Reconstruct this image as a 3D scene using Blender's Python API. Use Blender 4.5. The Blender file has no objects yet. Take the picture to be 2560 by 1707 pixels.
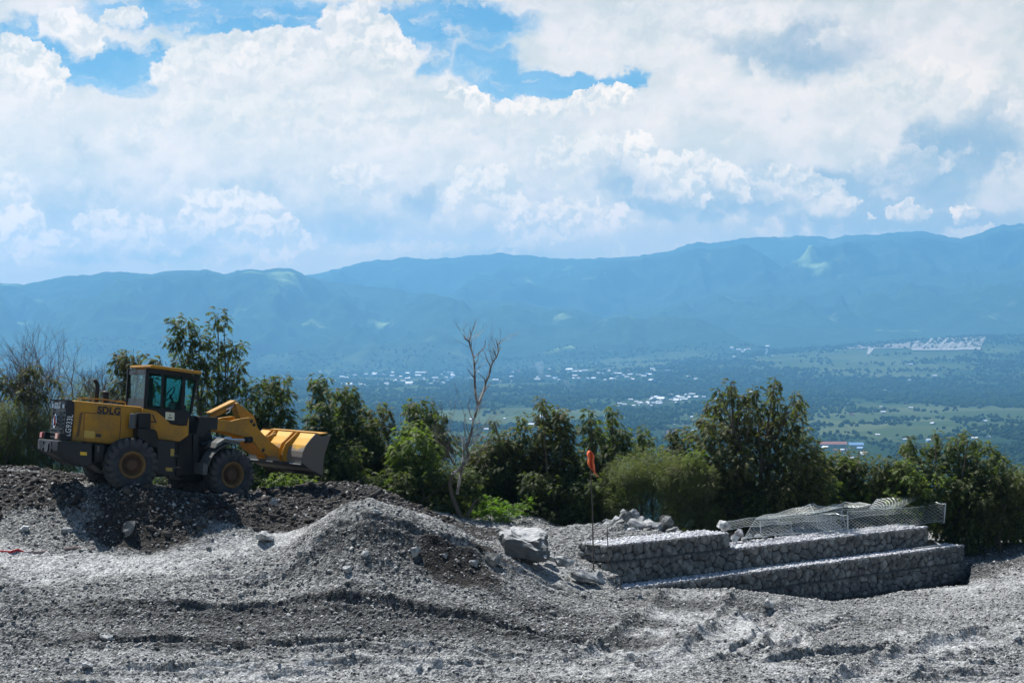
import bpy, math, random
import numpy as np
from mathutils import Vector, Matrix
random.seed(7)
R = math.radians
SC = bpy.context.scene
COL = SC.collection

# ------------------------------------------------------------------ camera, world, sun, exposure
FPX = 4777.0                      # focal length in pixels of the 2560 px wide photograph
cam = bpy.data.cameras.new("camera"); cam.sensor_width = 36.0; cam.lens = 36.0 * FPX / 2560.0
cam.clip_start = 0.5; cam.clip_end = 90000.0
camo = bpy.data.objects.new("camera", cam); COL.objects.link(camo)
camo.location = (0, 0, 0); camo.rotation_euler = (R(90), 0, 0)
SC.camera = camo
SC.view_settings.view_transform = 'Standard'; SC.view_settings.look = 'None'
SC.view_settings.exposure = 0.62; SC.view_settings.gamma = 1.0
try:
    SC.cycles.volume_bounces = 1
    SC.cycles.max_bounces = 6; SC.cycles.diffuse_bounces = 2; SC.cycles.transparent_max_bounces = 12
    SC.cycles.use_denoising = True
except Exception: pass

SUN_EL, SUN_AZ = 60.0, -38.0      # azimuth measured from straight ahead (+Y), negative = to the left
sd = Vector((math.sin(R(SUN_AZ)) * math.cos(R(SUN_EL)), math.cos(R(SUN_AZ)) * math.cos(R(SUN_EL)), math.sin(R(SUN_EL))))
sun = bpy.data.lights.new("sun", 'SUN'); sun.energy = 5.0; sun.angle = R(0.5); sun.color = (1.0, 0.965, 0.91)
suno = bpy.data.objects.new("sun", sun); COL.objects.link(suno)
suno.rotation_euler = (-sd).to_track_quat('-Z', 'Y').to_euler()

class NT:
    """tiny helper to wire shader nodes"""
    def __init__(s, tree): s.t = tree; s.n = tree.nodes; s.l = tree.links
    def put(s, sock, v):
        if hasattr(v, 'is_output') or isinstance(v, bpy.types.NodeSocket): s.l.new(v, sock)
        elif v is not None:
            if isinstance(v, (tuple, list)) and len(v) == 3 and sock.type == 'RGBA': v = (*v, 1)
            sock.default_value = v
    def math(s, op, a, b=None, c=None, clamp=False):
        n = s.n.new('ShaderNodeMath'); n.operation = op; n.use_clamp = clamp
        s.put(n.inputs[0], a)
        if b is not None: s.put(n.inputs[1], b)
        if c is not None: s.put(n.inputs[2], c)
        return n.outputs[0]
    def vec(s, op, a, b=None):
        n = s.n.new('ShaderNodeVectorMath'); n.operation = op; s.put(n.inputs[0], a)
        if b is not None: s.put(n.inputs[1], b)
        return n.outputs['Value'] if op in ('LENGTH', 'DOT_PRODUCT', 'DISTANCE') else n.outputs[0]
    def xyz(s, x=0.0, y=0.0, z=0.0):
        n = s.n.new('ShaderNodeCombineXYZ'); s.put(n.inputs[0], x); s.put(n.inputs[1], y); s.put(n.inputs[2], z); return n.outputs[0]
    def sep(s, v):
        n = s.n.new('ShaderNodeSeparateXYZ'); s.put(n.inputs[0], v); return n.outputs
    def noise(s, v, scale, detail=4, rough=0.55, dist=0.0, typ='FBM', col=False):
        n = s.n.new('ShaderNodeTexNoise'); n.noise_type = typ
        s.put(n.inputs['Vector'], v); n.inputs['Scale'].default_value = scale; n.inputs['Detail'].default_value = detail
        n.inputs['Roughness'].default_value = rough; n.inputs['Distortion'].default_value = dist
        return n.outputs['Color'] if col else n.outputs[0]
    def voro(s, v, scale, out='Distance', feat='F1', rnd=1.0):
        n = s.n.new('ShaderNodeTexVoronoi'); n.feature = feat
        s.put(n.inputs['Vector'], v); n.inputs['Scale'].default_value = scale; n.inputs['Randomness'].default_value = rnd
        return n.outputs[out]
    def ramp(s, v, a, b, lo=0.0, hi=1.0, smooth=True):
        n = s.n.new('ShaderNodeMapRange'); n.interpolation_type = 'SMOOTHSTEP' if smooth else 'LINEAR'; n.clamp = True
        s.put(n.inputs[0], v); s.put(n.inputs[1], a); s.put(n.inputs[2], b); s.put(n.inputs[3], lo); s.put(n.inputs[4], hi)
        return n.outputs[0]
    def mix(s, f, a, b, mode='MIX'):
        n = s.n.new('ShaderNodeMix'); n.data_type = 'RGBA'; n.blend_type = mode
        s.put(n.inputs[0], f); s.put(n.inputs[6], a); s.put(n.inputs[7], b); return n.outputs[2]
    def attr(s, name, out='Color'):
        n = s.n.new('ShaderNodeAttribute'); n.attribute_name = name; return n.outputs[out]

def build_world():
    w = bpy.data.worlds.new("World"); SC.world = w; w.use_nodes = True
    w.node_tree.nodes.clear(); N = NT(w.node_tree)
    out = N.n.new('ShaderNodeOutputWorld'); bg = N.n.new('ShaderNodeBackground'); N.l.new(bg.outputs[0], out.inputs[0])
    bg.inputs['Strength'].default_value = 0.06
    sky = N.n.new('ShaderNodeTexSky'); sky.sky_type = 'NISHITA'; sky.sun_disc = False
    sky.sun_elevation = R(SUN_EL); sky.sun_rotation = R(SUN_AZ); sky.altitude = 200; sky.air_density = 1.0; sky.dust_density = 0.3; sky.ozone_density = 2.0
    tc = N.n.new('ShaderNodeTexCoord'); dirv = tc.outputs['Generated']
    d = N.sep(dirv)
    az = N.math('ARCTAN2', d[0], d[1]); el = N.math('ARCSINE', d[2])
    # working coordinates: azimuth and elevation in hundredths of a radian (about 48 photograph px each)
    p = N.xyz(N.math('MULTIPLY', az, 100.0), N.math('MULTIPLY', el, 100.0), 0.0)
    K = 47.77
    def S(sx, sy):               # direction of a cloud feature
        a = math.atan((sx - 1280) / FPX); return (a * 100, math.atan((853.5 - sy) / FPX * math.cos(a)) * 100)
    warp = N.vec('SUBTRACT', N.noise(p, 0.55, 6, 0.6, col=True), (0.5, 0.5, 0.5))
    wp = N.vec('ADD', p, N.vec('MULTIPLY', warp, (3.2, 2.4, 0.0)))
    warp2 = N.vec('SUBTRACT', N.noise(p, 1.5, 5, 0.6, col=True), (0.5, 0.5, 0.5))
    wq = N.vec('ADD', p, N.vec('MULTIPLY', warp2, (1.7, 1.5, 0.0)))
    def blob(pt, sx, sy, rx, ry, rot=0.0):
        n = N.n.new('ShaderNodeMapping'); n.vector_type = 'TEXTURE'
        c = S(sx, sy); n.inputs['Location'].default_value = (c[0], c[1], 0); n.inputs['Rotation'].default_value = (0, 0, R(rot))
        n.inputs['Scale'].default_value = (rx / K, ry / K, 1); N.l.new(pt, n.inputs['Vector'])
        return n.outputs[0]
    def soft(pt, sx, sy, rx, ry, rot=0.0, a=1.25, b=0.55):
        return N.ramp(N.vec('LENGTH', blob(pt, sx, sy, rx, ry, rot)), a, b)
    # --- clear holes in the cloud
    hole = None
    for h in [(300, 165, 200, 52, 8, .95), (60, 110, 160, 70, 0, .8), (560, 40, 420, 62, 0, .75), (330, 215, 90, 26, 0, .5), (1120, 60, 240, 70, 0, .8),
              (1230, 170, 120, 60, -8, .75), (1340, 215, 200, 38, 0, 1.1), (1560, 205, 85, 30, 12, 1.0), (190, 175, 60, 22, 0, .7), (1090, 150, 60, 50, 30, .6)]:
        m = N.math('MULTIPLY', soft(wp, *h[:5]), h[5])
        hole = m if hole is None else N.math('MAXIMUM', hole, m)
    # thin streaks inside the holes
    wisp = N.ramp(N.noise(N.vec('MULTIPLY', wp, (0.5, 1.3, 1)), 0.9, 7, 0.65), 0.42, 0.72)
    hole = N.math('MULTIPLY', hole, N.math('SUBTRACT', 1.0, N.math('MULTIPLY', wisp, 0.62)))
    # --- soft grey-blue shading inside the cloud deck
    n1 = N.noise(N.vec('MULTIPLY', wp, (0.75, 1.15, 1)), 0.32, 7, 0.58)
    shade = N.ramp(n1, 0.34, 0.66)
    low = N.ramp(el, 0.085, 0.035)                         # deck gets bluer near the ridges
    dark = None
    for h in [(2010, 120, 240, 90, 0, .75), (760, 470, 260, 70, 0, .35), (2330, 420, 300, 120, 30, .8), (1980, 470, 330, 70, 0, .75), (2480, 360, 160, 120, 0, .6), (860, 560, 200, 60, 0, .55), (1060, 500, 70, 60, 0, .7),
              (160, 500, 110, 60, 0, .5), (1560, 450, 130, 50, -20, .55), (1750, 520, 260, 42, 0, .8), (400, 640, 420, 26, 0, .6), (1200, 640, 300, 30, 0, .6), (2200, 560, 420, 34, 0, .8), (240, 380, 120, 40, 0, .3)]:
        m = N.math('MULTIPLY', soft(wp, *h[:5], a=1.4, b=0.3), h[5])
        dark = m if dark is None else N.math('MAXIMUM', dark, m)
    # relief light: the same noise compared with itself a little towards the sun
    def puffs(pt):               # cauliflower relief from nested cells
        return N.math('ADD', N.math('MULTIPLY', N.voro(pt, 0.62), 0.55), N.math('ADD', N.math('MULTIPLY', N.voro(pt, 1.5), 0.28), N.math('MULTIPLY', N.voro(pt, 3.6), 0.13)))
    b0 = N.noise(wq, 0.42, 6, 0.5); b1 = N.noise(N.vec('ADD', wq, (-0.30, 0.55, 0.0)), 0.42, 6, 0.5)
    relief = N.math('SUBTRACT', b0, b1)
    WH, SH, DP = (1.0, 1.0, 1.0), (0.66, 0.73, 0.72), (0.22, 0.33, 0.46)
    base = N.mix(shade, SH, (0.93, 0.93, 0.95))
    dk = N.math('ADD', dark, N.math('MULTIPLY', N.math('SUBTRACT', 0.5, b0), 0.9))
    base = N.mix(N.math('MULTIPLY', N.ramp(dk, 0.18, 0.85), 0.88), base, DP)
    lowm = N.ramp(N.math('ADD', el, N.math('MULTIPLY', N.math('SUBTRACT', b0, 0.5), 0.10)), 0.088, 0.055)
    base = N.mix(N.math('MULTIPLY', lowm, 0.55), base, (0.38, 0.48, 0.58))
    base = N.mix(N.ramp(relief, 0.02, 0.22, 0.0, 0.5), base, (1.1, 1.08, 1.04))
    base = N.mix(N.ramp(relief, -0.02, -0.22, 0.0, 0.45), base, (0.50, 0.60, 0.64))
    # --- bright cumulus heads: crisp sunlit top edge, fading body below
    pf = puffs(wq); pf1 = puffs(N.vec('ADD', wq, (-0.16, 0.30, 0.0)))
    prel = N.math('SUBTRACT', pf1, pf)
    heads = None
    for (sx, sy, rx, ry, rot, k) in [(590, 575, 150, 105, -12, 1), (700, 595, 85, 50, -8, 1), (300, 590, 120, 75, 0, .85), (160, 612, 60, 40, 0, .7), (30, 600, 95, 95, 0, 1), (500, 500, 60, 40, 0, .8), (20, 500, 60, 70, 0, .7),
            (1210, 500, 110, 90, 0, .9), (1420, 565, 180, 70, 5, .95), (1650, 430, 150, 60, -32, 1), (1600, 365, 52, 50, -20, 1.1), (1790, 440, 110, 55, -30, 1.1), (2000, 480, 150, 60, -15, .95), (1470, 400, 130, 70, 0, .7), (900, 470, 90, 60, 0, .6),
            (1500, 252, 100, 40, 4, 1.1), (1545, 240, 60, 34, 0, 1.1), (1170, 250, 80, 36, -20, 1.1), (1350, 280, 160, 34, 0, .8), (2270, 532, 66, 32, 0, 1), (2415, 530, 46, 34, 8, 1.2), (2180, 545, 24, 16, 0, .8),
            (2440, 578, 60, 18, 8, .6), (180, 90, 90, 66, -25, .8), (310, 45, 70, 34, 10, .6), (130, 40, 40, 26, -30, .5), (920, 110, 130, 90, -30, .75), (640, 160, 260, 80, 8, .6), (1760, 100, 330, 110, 0, .3),
            (60, 180, 110, 80, -30, .8), (2350, 250, 260, 90, -10, .4), (1000, 628, 200, 26, 0, .35), (2250, 420, 120, 60, 0, .4), (750, 330, 400, 110, 0, .35)]:
        q = blob(wq, sx, sy, rx, ry, rot)
        ln = N.math('ADD', N.vec('LENGTH', q), N.math('MULTIPLY', pf, 50.0 / (rx + ry)))
        edge = N.ramp(ln, 1.16, 1.04)
        body = N.ramp(N.sep(q)[1], -1.0, 0.25)              # fades towards its base
        m = N.math('MULTIPLY', N.math('MULTIPLY', edge, body), k)
        heads = m if heads is None else N.math('MAXIMUM', heads, m)
    hcol = N.mix(N.ramp(prel, -0.16, 0.14), (0.62, 0.70, 0.72), (1.16, 1.14, 1.10))
    hole = N.math('MULTIPLY', hole, N.math('SUBTRACT', 1.0, N.math('MULTIPLY', heads, 1.6, clamp=True), clamp=True), clamp=True)
    cloud = N.mix(N.math('MULTIPLY', heads, 0.82, clamp=True), base, hcol)
    blue = N.mix(N.ramp(N.noise(N.vec('MULTIPLY', wp, (0.4, 1.0, 1)), 0.5, 6, 0.6), 0.35, 0.75), (0.085, 0.33, 0.72), (0.26, 0.50, 0.86))
    front = N.mix(N.ramp(hole, 0.06, 0.74), cloud, blue)
    # light that has crossed the low haze: brighter and warmer sources are needed for the same white
    t_ = N.ramp(el, 0.175, 0.075, smooth=False)
    tint = N.mix(t_, (0.90, 0.74, 0.58), (1.38, 1.02, 0.62))
    tint = N.mix(N.ramp(el, 0.085, 0.048), tint, (1.85, 1.24, 0.68))
    front = N.vec('MULTIPLY', front, N.vec('MULTIPLY', tint, (15.6, 15.6, 15.6)))
    # the cloud bank lies ahead and thins out overhead and behind, where the sky is clear
    mask = N.math('MULTIPLY', N.ramp(d[1], 0.45, 0.85), N.ramp(el, 0.62, 0.24))
    c = N.mix(mask, sky.outputs[0], front)
    N.l.new(c, bg.inputs['Color'])
build_world()

# ------------------------------------------------------------------ helpers
def P(sx, sy, d):
    """world point at distance d in the direction seen at photograph pixel (sx, sy)"""
    return np.array([(sx - 1280) / FPX * d, d, (853.5 - sy) / FPX * d])

_rng = np.random.RandomState(11)
_TAB = _rng.rand(256, 256)
def vn(x, y, s=0):
    x = np.asarray(x, float) + s * 17.3; y = np.asarray(y, float) + s * 9.7
    xi = np.floor(x).astype(int); yi = np.floor(y).astype(int); fx = x - xi; fy = y - yi
    fx = fx * fx * (3 - 2 * fx); fy = fy * fy * (3 - 2 * fy)
    a = _TAB[xi & 255, yi & 255]; b = _TAB[(xi + 1) & 255, yi & 255]; c = _TAB[xi & 255, (yi + 1) & 255]; e = _TAB[(xi + 1) & 255, (yi + 1) & 255]
    return (a * (1 - fx) + b * fx) * (1 - fy) + (c * (1 - fx) + e * fx) * fy
def fbm(x, y, f, o=4, s=0, g=0.5):
    t = 0; a = 1; n = 0
    for i in range(o): t = t + a * (vn(x * f, y * f, s + i * 3) - 0.5); n += a; a *= g; f *= 2.03
    return t / n * 2
def ridged(x, y, f, o=4, s=0):
    t = 0; a = 1; n = 0
    for i in range(o): t = t + a * (1 - np.abs(2 * vn(x * f, y * f, s + i * 5) - 1)); n += a; a *= 0.5; f *= 2.1
    return t / n
def sstep(x, a, b):
    t = np.clip((x - a) / (b - a), 0, 1); return t * t * (3 - 2 * t)

def mesh(name, V, F, mats=None, smooth=False, mi=None, cols=None):
    """V (n,3); F (m,k) array or list of faces"""
    me = bpy.data.meshes.new(name)
    V = np.asarray(V, np.float32)
    if isinstance(F, np.ndarray) and F.ndim == 2:
        m, k = F.shape
        me.vertices.add(len(V)); me.vertices.foreach_set('co', V.ravel())
        me.loops.add(m * k); me.loops.foreach_set('vertex_index', F.astype(np.int32).ravel())
        me.polygons.add(m); me.polygons.foreach_set('loop_start', np.arange(m, dtype=np.int32) * k)
        try: me.polygons.foreach_set('loop_total', np.full(m, k, np.int32))
        except Exception: pass
    else:
        me.from_pydata([tuple(map(float, v)) for v in V], [], [tuple(int(i) for i in f) for f in F])
    me.update(calc_edges=True)
    for m_ in (mats if isinstance(mats, (list, tuple)) else [mats] if mats else []): me.materials.append(m_)
    if mi is not None: me.polygons.foreach_set('material_index', np.asarray(mi, np.int32))
    if smooth: me.polygons.foreach_set('use_smooth', np.ones(len(me.polygons), bool))
    if cols is not None:
        at = me.color_attributes.new('mask', 'FLOAT_COLOR', 'POINT')
        c = np.ones((len(V), 4), np.float32); c[:, :cols.shape[1]] = cols; at.data.foreach_set('color', c.ravel())
    me.validate()
    return me
def link(name, me, parent=None, loc=None):
    o = bpy.data.objects.new(name, me); COL.objects.link(o)
    if parent is not None: o.parent = parent
    if loc is not None: o.location = loc
    return o
def tag(o, label=None, cat=None, group=None, kind=None):
    if label: o['label'] = label
    if cat: o['category'] = cat
    if group: o['group'] = group
    if kind: o['kind'] = kind
    return o
def thing(name, label, cat, loc=(0, 0, 0), group=None):
    o = bpy.data.objects.new(name, None); COL.objects.link(o); o.location = loc; o.empty_display_size = 0.3
    return tag(o, label, cat, group)

class MB:
    """collects pieces of one mesh"""
    def __init__(s): s.v = []; s.f = []; s.m = []; s.n = 0
    def add(s, V, F, m=0):
        V = np.asarray(V, float)
        s.v.append(V); s.f += [tuple(int(i) + s.n for i in f) for f in F]; s.m += [m] * len(F); s.n += len(V)
    def tube(s, pts, rad, k=6, m=0, caps=True):
        pts = np.asarray(pts, float); n = len(pts)
        rad = np.full(n, rad) if np.isscalar(rad) else np.asarray(rad, float)
        T = np.gradient(pts, axis=0); T /= np.linalg.norm(T, axis=1)[:, None] + 1e-9
        up = np.array([0.0, 0, 1.0]) if abs(T[0][2]) < 0.9 else np.array([1.0, 0, 0])
        V = []
        for i in range(n):
            a = np.cross(T[i], up); a /= np.linalg.norm(a) + 1e-9; b = np.cross(a, T[i]); up = b
            for j in range(k):
                t = 2 * math.pi * j / k; V.append(pts[i] + rad[i] * (a * math.cos(t) + b * math.sin(t)))
        F = [(i * k + j, i * k + (j + 1) % k, (i + 1) * k + (j + 1) % k, (i + 1) * k + j) for i in range(n - 1) for j in range(k)]
        if caps: F += [tuple(range(k))[::-1], tuple((n - 1) * k + j for j in range(k))]
        s.add(V, F, m)
    def build(s, name, mats, parent=None, smooth=False, origin=(0, 0, 0), bevel=0):
        if not s.v: return None
        V = np.concatenate(s.v) - np.asarray(origin)
        me = mesh(name, V, s.f, mats, smooth, s.m)
        o = link(name, me, parent)
        if parent is None: o.location = origin
        if bevel:
            b = o.modifiers.new('bevel', 'BEVEL'); b.width = bevel; b.segments = 2; b.limit_method = 'ANGLE'; b.angle_limit = R(35)
        return o

# ------------------------------------------------------------------ materials
def mat(name, color=(0.5, 0.5, 0.5), rough=0.7, metal=0.0, spec=0.5, fn=None):
    m = bpy.data.materials.new(name); m.use_nodes = True
    N = NT(m.node_tree); b = N.n['Principled BSDF']
    b.inputs['Base Color'].default_value = (*color, 1); b.inputs['Roughness'].default_value = rough
    b.inputs['Metallic'].default_value = metal; b.inputs['Specular IOR Level'].default_value = spec
    if fn: fn(N, b)
    return m
def bump(N, b, h, strength=0.5, dist=0.05):
    n = N.n.new('ShaderNodeBump'); n.inputs['Strength'].default_value = strength; n.inputs['Distance'].default_value = dist
    N.put(n.inputs['Height'], h); N.l.new(n.outputs[0], b.inputs['Normal'])
def objco(N):
    n = N.n.new('ShaderNodeTexCoord'); return n.outputs['Object']
def geo(N, out='Position'):
    n = N.n.new('ShaderNodeNewGeometry'); return n.outputs[out]

def fn_ground(N, b):
    p = geo(N); a = N.attr('mask'); s = N.n.new('ShaderNodeSeparateColor'); N.l.new(a, s.inputs[0])
    soil, dust = s.outputs[0], s.outputs[1]
    big = N.noise(p, 0.6, 5, 0.6); fine = N.noise(p, 9.0, 5, 0.7)
    gr = N.mix(N.ramp(fine, 0.35, 0.68), (0.062, 0.063, 0.060), (0.385, 0.388, 0.372))
    so = N.mix(N.ramp(fine, 0.4, 0.75), (0.028, 0.025, 0.022), (0.085, 0.078, 0.07))
    du = N.mix(N.ramp(fine, 0.3, 0.7), (0.26, 0.262, 0.255), (0.53, 0.532, 0.52))
    dm = N.ramp(N.math('ADD', dust, N.math('MULTIPLY', N.math('SUBTRACT', N.noise(p, 3.0, 6, 0.75), 0.5), 1.3)), 0.2, 1.0)
    sm = N.ramp(N.math('ADD', soil, N.math('MULTIPLY', N.math('SUBTRACT', N.noise(p, 2.0, 6, 0.7), 0.5), 0.7)), 0.35, 0.65)
    c = N.mix(sm, gr, so); c = N.mix(dm, c, du)
    # individual stones of differing tone
    v1 = N.voro(p, 16.0, 'Color'); r = N.sep(v1)[0]
    st = N.math('MULTIPLY', N.ramp(r, 0.80, 0.97), N.ramp(N.voro(p, 16.0), 0.5, 0.25))
    st = N.math('MULTIPLY', st, N.math('SUBTRACT', 1.0, N.math('MULTIPLY', sm, 0.7)))
    c = N.mix(N.math('MULTIPLY', st, 0.8), c, (0.52, 0.52, 0.505))
    v2 = N.sep(N.voro(p, 34.0, 'Color'))[1]
    c = N.mix(1.0, c, N.mix(N.ramp(v2, 0.0, 1.0), (0.55, 0.56, 0.58), (1.35, 1.36, 1.38)), 'MULTIPLY')
    dk = N.ramp(N.math('ADD', s.outputs[2], N.math('MULTIPLY', N.math('SUBTRACT', N.noise(p, 2.2, 6, 0.7), 0.5), 1.0)), 0.15, 0.7)
    c = N.mix(dk, c, N.mix(1.0, c, (0.42, 0.42, 0.42), 'MULTIPLY'))
    c = N.mix(N.ramp(big, 0.35, 0.65, 0.0, 0.35), c, N.mix(1.0, c, (0.62, 0.61, 0.60), 'MULTIPLY'))
    N.l.new(c, b.inputs['Base Color'])
    h = N.math('ADD', N.math('MULTIPLY', N.voro(p, 16.0), -0.6), N.math('MULTIPLY', fine, 0.9))
    h = N.math('MULTIPLY', h, N.math('SUBTRACT', 1.0, N.math('MULTIPLY', dm, 0.6)))
    bump(N, b, h, 1.0, 0.07)
M_GROUND = mat('gravel ground', rough=0.95, spec=0.2, fn=fn_ground)

def fn_rock(lo, hi, sc=3.0):
    def f(N, b):
        p = geo(N); n = N.noise(p, sc, 6, 0.65)
        rnd = geo(N, 'Random Per Island')
        c = N.mix(N.ramp(n, 0.35, 0.65), lo, hi)
        c = N.mix(1.0, c, N.mix(rnd, (0.6, 0.6, 0.61), (1.25, 1.24, 1.22)), 'MULTIPLY')
        N.l.new(c, b.inputs['Base Color']); bump(N, b, N.noise(p, sc * 5, 5, 0.7), 0.7, 0.04)
    return f
M_ROCK = mat('pale rock', rough=0.9, spec=0.25, fn=fn_rock((0.20, 0.21, 0.21), (0.55, 0.565, 0.57), 6))
M_ROCKG = mat('grey rock', rough=0.9, spec=0.25, fn=fn_rock((0.10, 0.105, 0.10), (0.30, 0.305, 0.295), 5))
M_CHIP = mat('white chippings', rough=.9, spec=.2, fn=fn_rock((0.45, 0.46, 0.48), (0.72, 0.73, 0.76), 6))
def fn_boulder(N, b):  # sunlit top and shaded sides painted into the colour by face direction
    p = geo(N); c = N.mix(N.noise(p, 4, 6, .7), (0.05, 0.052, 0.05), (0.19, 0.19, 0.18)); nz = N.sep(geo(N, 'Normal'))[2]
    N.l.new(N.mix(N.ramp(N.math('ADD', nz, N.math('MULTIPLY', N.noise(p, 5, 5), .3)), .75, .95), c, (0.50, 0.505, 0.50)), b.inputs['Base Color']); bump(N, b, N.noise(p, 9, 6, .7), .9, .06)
M_BOULDER = mat('boulder with painted sunlit top and shaded sides', rough=.9, spec=.2, fn=fn_boulder)
M_FILL = mat('gabion stone', rough=0.85, spec=0.3, fn=fn_rock((0.10, 0.104, 0.10), (0.285, 0.292, 0.28), 5))
M_PEBBLE = mat('gravel stones', rough=0.9, spec=0.25, fn=fn_rock((0.08, 0.08, 0.078), (0.56, 0.56, 0.545), 8))
M_VOID = mat('rubble core', (0.03, 0.03, 0.03), 1.0)
M_WIRE = mat('galvanised wire', (0.60, 0.64, 0.62), 0.4, 0.3)
M_BARKP = mat('pale bark', rough=0.9, fn=lambda N, b: N.l.new(N.mix(N.ramp(N.noise(geo(N), 3.0, 4), 0.4, 0.62), (0.13, 0.11, 0.095), (0.46, 0.43, 0.39)), b.inputs['Base Color']))
M_BARK = mat('dark bark', rough=0.95, fn=lambda N, b: N.l.new(N.mix(N.noise(geo(N), 6.0, 4), (0.05, 0.04, 0.03), (0.15, 0.125, 0.10)), b.inputs['Base Color']))
M_TWIG = mat('grey twigs', (0.17, 0.14, 0.125), 0.95)

def leafmat(name, c0, c1, c2, transl=0.42):
    m = bpy.data.materials.new(name); m.use_nodes = True; N = NT(m.node_tree); b = N.n['Principled BSDF']
    out = N.n['Material Output']; p = geo(N); rnd = geo(N, 'Random Per Island')
    c = N.mix(rnd, c0, c1); c = N.mix(N.ramp(N.noise(p, 0.9, 3), 0.52, 0.66), c, c2)
    N.l.new(c, b.inputs['Base Color']); b.inputs['Roughness'].default_value = 0.6; b.inputs['Specular IOR Level'].default_value = 0.25
    t = N.n.new('ShaderNodeBsdfTranslucent'); N.l.new(N.mix(1.0, c, (1.5, 1.7, 0.7), 'MULTIPLY'), t.inputs[0])
    mx = N.n.new('ShaderNodeMixShader'); mx.inputs[0].default_value = transl
    N.l.new(b.outputs[0], mx.inputs[1]); N.l.new(t.outputs[0], mx.inputs[2]); N.l.new(mx.outputs[0], out.inputs[0])
    return m
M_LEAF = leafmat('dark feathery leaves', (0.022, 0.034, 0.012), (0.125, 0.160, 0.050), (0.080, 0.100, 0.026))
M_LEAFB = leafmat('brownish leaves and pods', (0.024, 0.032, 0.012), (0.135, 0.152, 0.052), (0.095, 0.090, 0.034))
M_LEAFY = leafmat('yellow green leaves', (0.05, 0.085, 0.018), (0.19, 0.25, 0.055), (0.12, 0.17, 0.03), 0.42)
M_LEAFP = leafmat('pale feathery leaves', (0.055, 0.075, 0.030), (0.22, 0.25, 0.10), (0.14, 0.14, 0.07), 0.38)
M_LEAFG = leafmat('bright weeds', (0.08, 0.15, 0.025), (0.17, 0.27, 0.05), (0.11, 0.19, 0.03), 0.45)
M_POD = leafmat('dry brown pods', (0.06, 0.038, 0.03), (0.12, 0.08, 0.06), (0.09, 0.06, 0.045), 0.2)

# ------------------------------------------------------------------ gabion wall layout (needed by the ground)
WA = R(43.0); WD = np.array([math.cos(WA), math.sin(WA)]); WN = np.array([-math.sin(WA), math.cos(WA)])   # along, backwards
UPA = P(1518, 1370, 48.0)[:2]                   # front left corner of the upper row
U_LEN1, U_LEN = 4.7, 13.75                      # two layers high, then one layer, up to the right end
ZB, ZU1, ZU2 = -6.13, -5.12, -5.55              # foot of upper row = top of lower row; top left; top right
LOA = UPA - WN * 0.62                           # front line of the lower row
L_T0, L_T1 = 0.0, 14.75
ZLB = -7.15
WDEP = 1.0
def wall_ts(x, y):
    dx = x - UPA[0]; dy = y - UPA[1]
    return dx * WD[0] + dy * WD[1], dx * WN[0] + dy * WN[1]

# ------------------------------------------------------------------ near ground height
CP = []
def cps(sx, rows):
    for sy, d in rows: CP.append(P(sx, sy, d))
cps(-300, [(1640, 39.5), (1480, 42.8), (1350, 45.2), (1240, 47.8), (1180, 51), (1170, 55)])
cps(0, [(1640, 39.5), (1560, 41.3), (1480, 42.8), (1400, 44.3), (1350, 45.2), (1300, 46.2), (1240, 47.4), (1195, 48.8), (1180, 51), (1172, 54.5)])
cps(160, [(1560, 41.3), (1480, 42.9), (1400, 44.6), (1350, 45.5), (1300, 46.4), (1240, 47.3), (1212, 48.6), (1196, 51), (1190, 54)])
cps(330, [(1640, 39.6), (1560, 41.4), (1480, 43.1), (1400, 45), (1355, 45.8), (1300, 46.3), (1241, 46.7), (1225, 48.2), (1214, 51), (1212, 54)])
cps(470, [(1480, 43.3), (1410, 45), (1355, 46), (1305, 46.5), (1256, 47.2), (1240, 48.6), (1234, 51), (1226, 54)])
cps(600, [(1640, 39.7), (1560, 41.7), (1480, 43.6), (1420, 45), (1360, 46), (1320, 46.7), (1275, 47.4), (1254, 49), (1240, 51.5), (1236, 54.5)])
cps(760, [(1560, 41.6), (1480, 43.2), (1400, 44.4), (1350, 45.6), (1320, 46.8), (1270, 48.6), (1226, 50.8), (1232, 54)])
cps(860, [(1275, 44.9), (1265, 45.9), (1300, 47.6), (1208, 51.5), (1230, 54)])
cps(900, [(1640, 39.8), (1560, 41.5), (1500, 42.4), (1420, 43.2), (1340, 44), (1280, 44.7), (1262, 45.8), (1300, 47.6), (1216, 51.5), (1240, 54)])
cps(1000, [(1420, 43.4), (1330, 44.3), (1282, 45), (1268, 45.9), (1310, 47.6), (1245, 51.5), (1262, 54.5)])
cps(1100, [(1640, 39.9), (1560, 41.4), (1500, 42.5), (1430, 43.5), (1370, 44.2), (1312, 45.2), (1300, 46.0), (1335, 48), (1292, 52), (1288, 55.5)])
cps(1200, [(1420, 44), (1365, 45), (1352, 45.8), (1345, 49), (1310, 53), (1300, 56)])
cps(1300, [(1640, 40.2), (1560, 42), (1500, 43.3), (1450, 44.4), (1410, 45.4), (1395, 47), (1345, 52), (1304, 57)])
cps(1400, [(1560, 42.5), (1500, 44.2), (1470, 45.4), (1440, 46.5), (1385, 48.5), (1335, 53), (1312, 57)])
cps(1500, [(1640, 40.3), (1560, 42.8), (1500, 45), (1475, 46.2)])
cps(1700, [(1640, 40.4), (1580, 42.5), (1520, 44.8), (1480, 46.6), (1466, 47.6)])
cps(1850, [(1640, 40.6), (1580, 42.8), (1530, 44.8), (1490, 46.8), (1472, 48.4)])
cps(2000, [(1600, 42.4), (1550, 44.8), (1510, 47.5), (1490, 50.2)])
cps(2150, [(1640, 40.9), (1570, 44.2), (1520, 47.8), (1492, 51.8)])
cps(2300, [(1640, 41.1), (1570, 44.4), (1510, 49), (1474, 53.6)])
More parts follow.
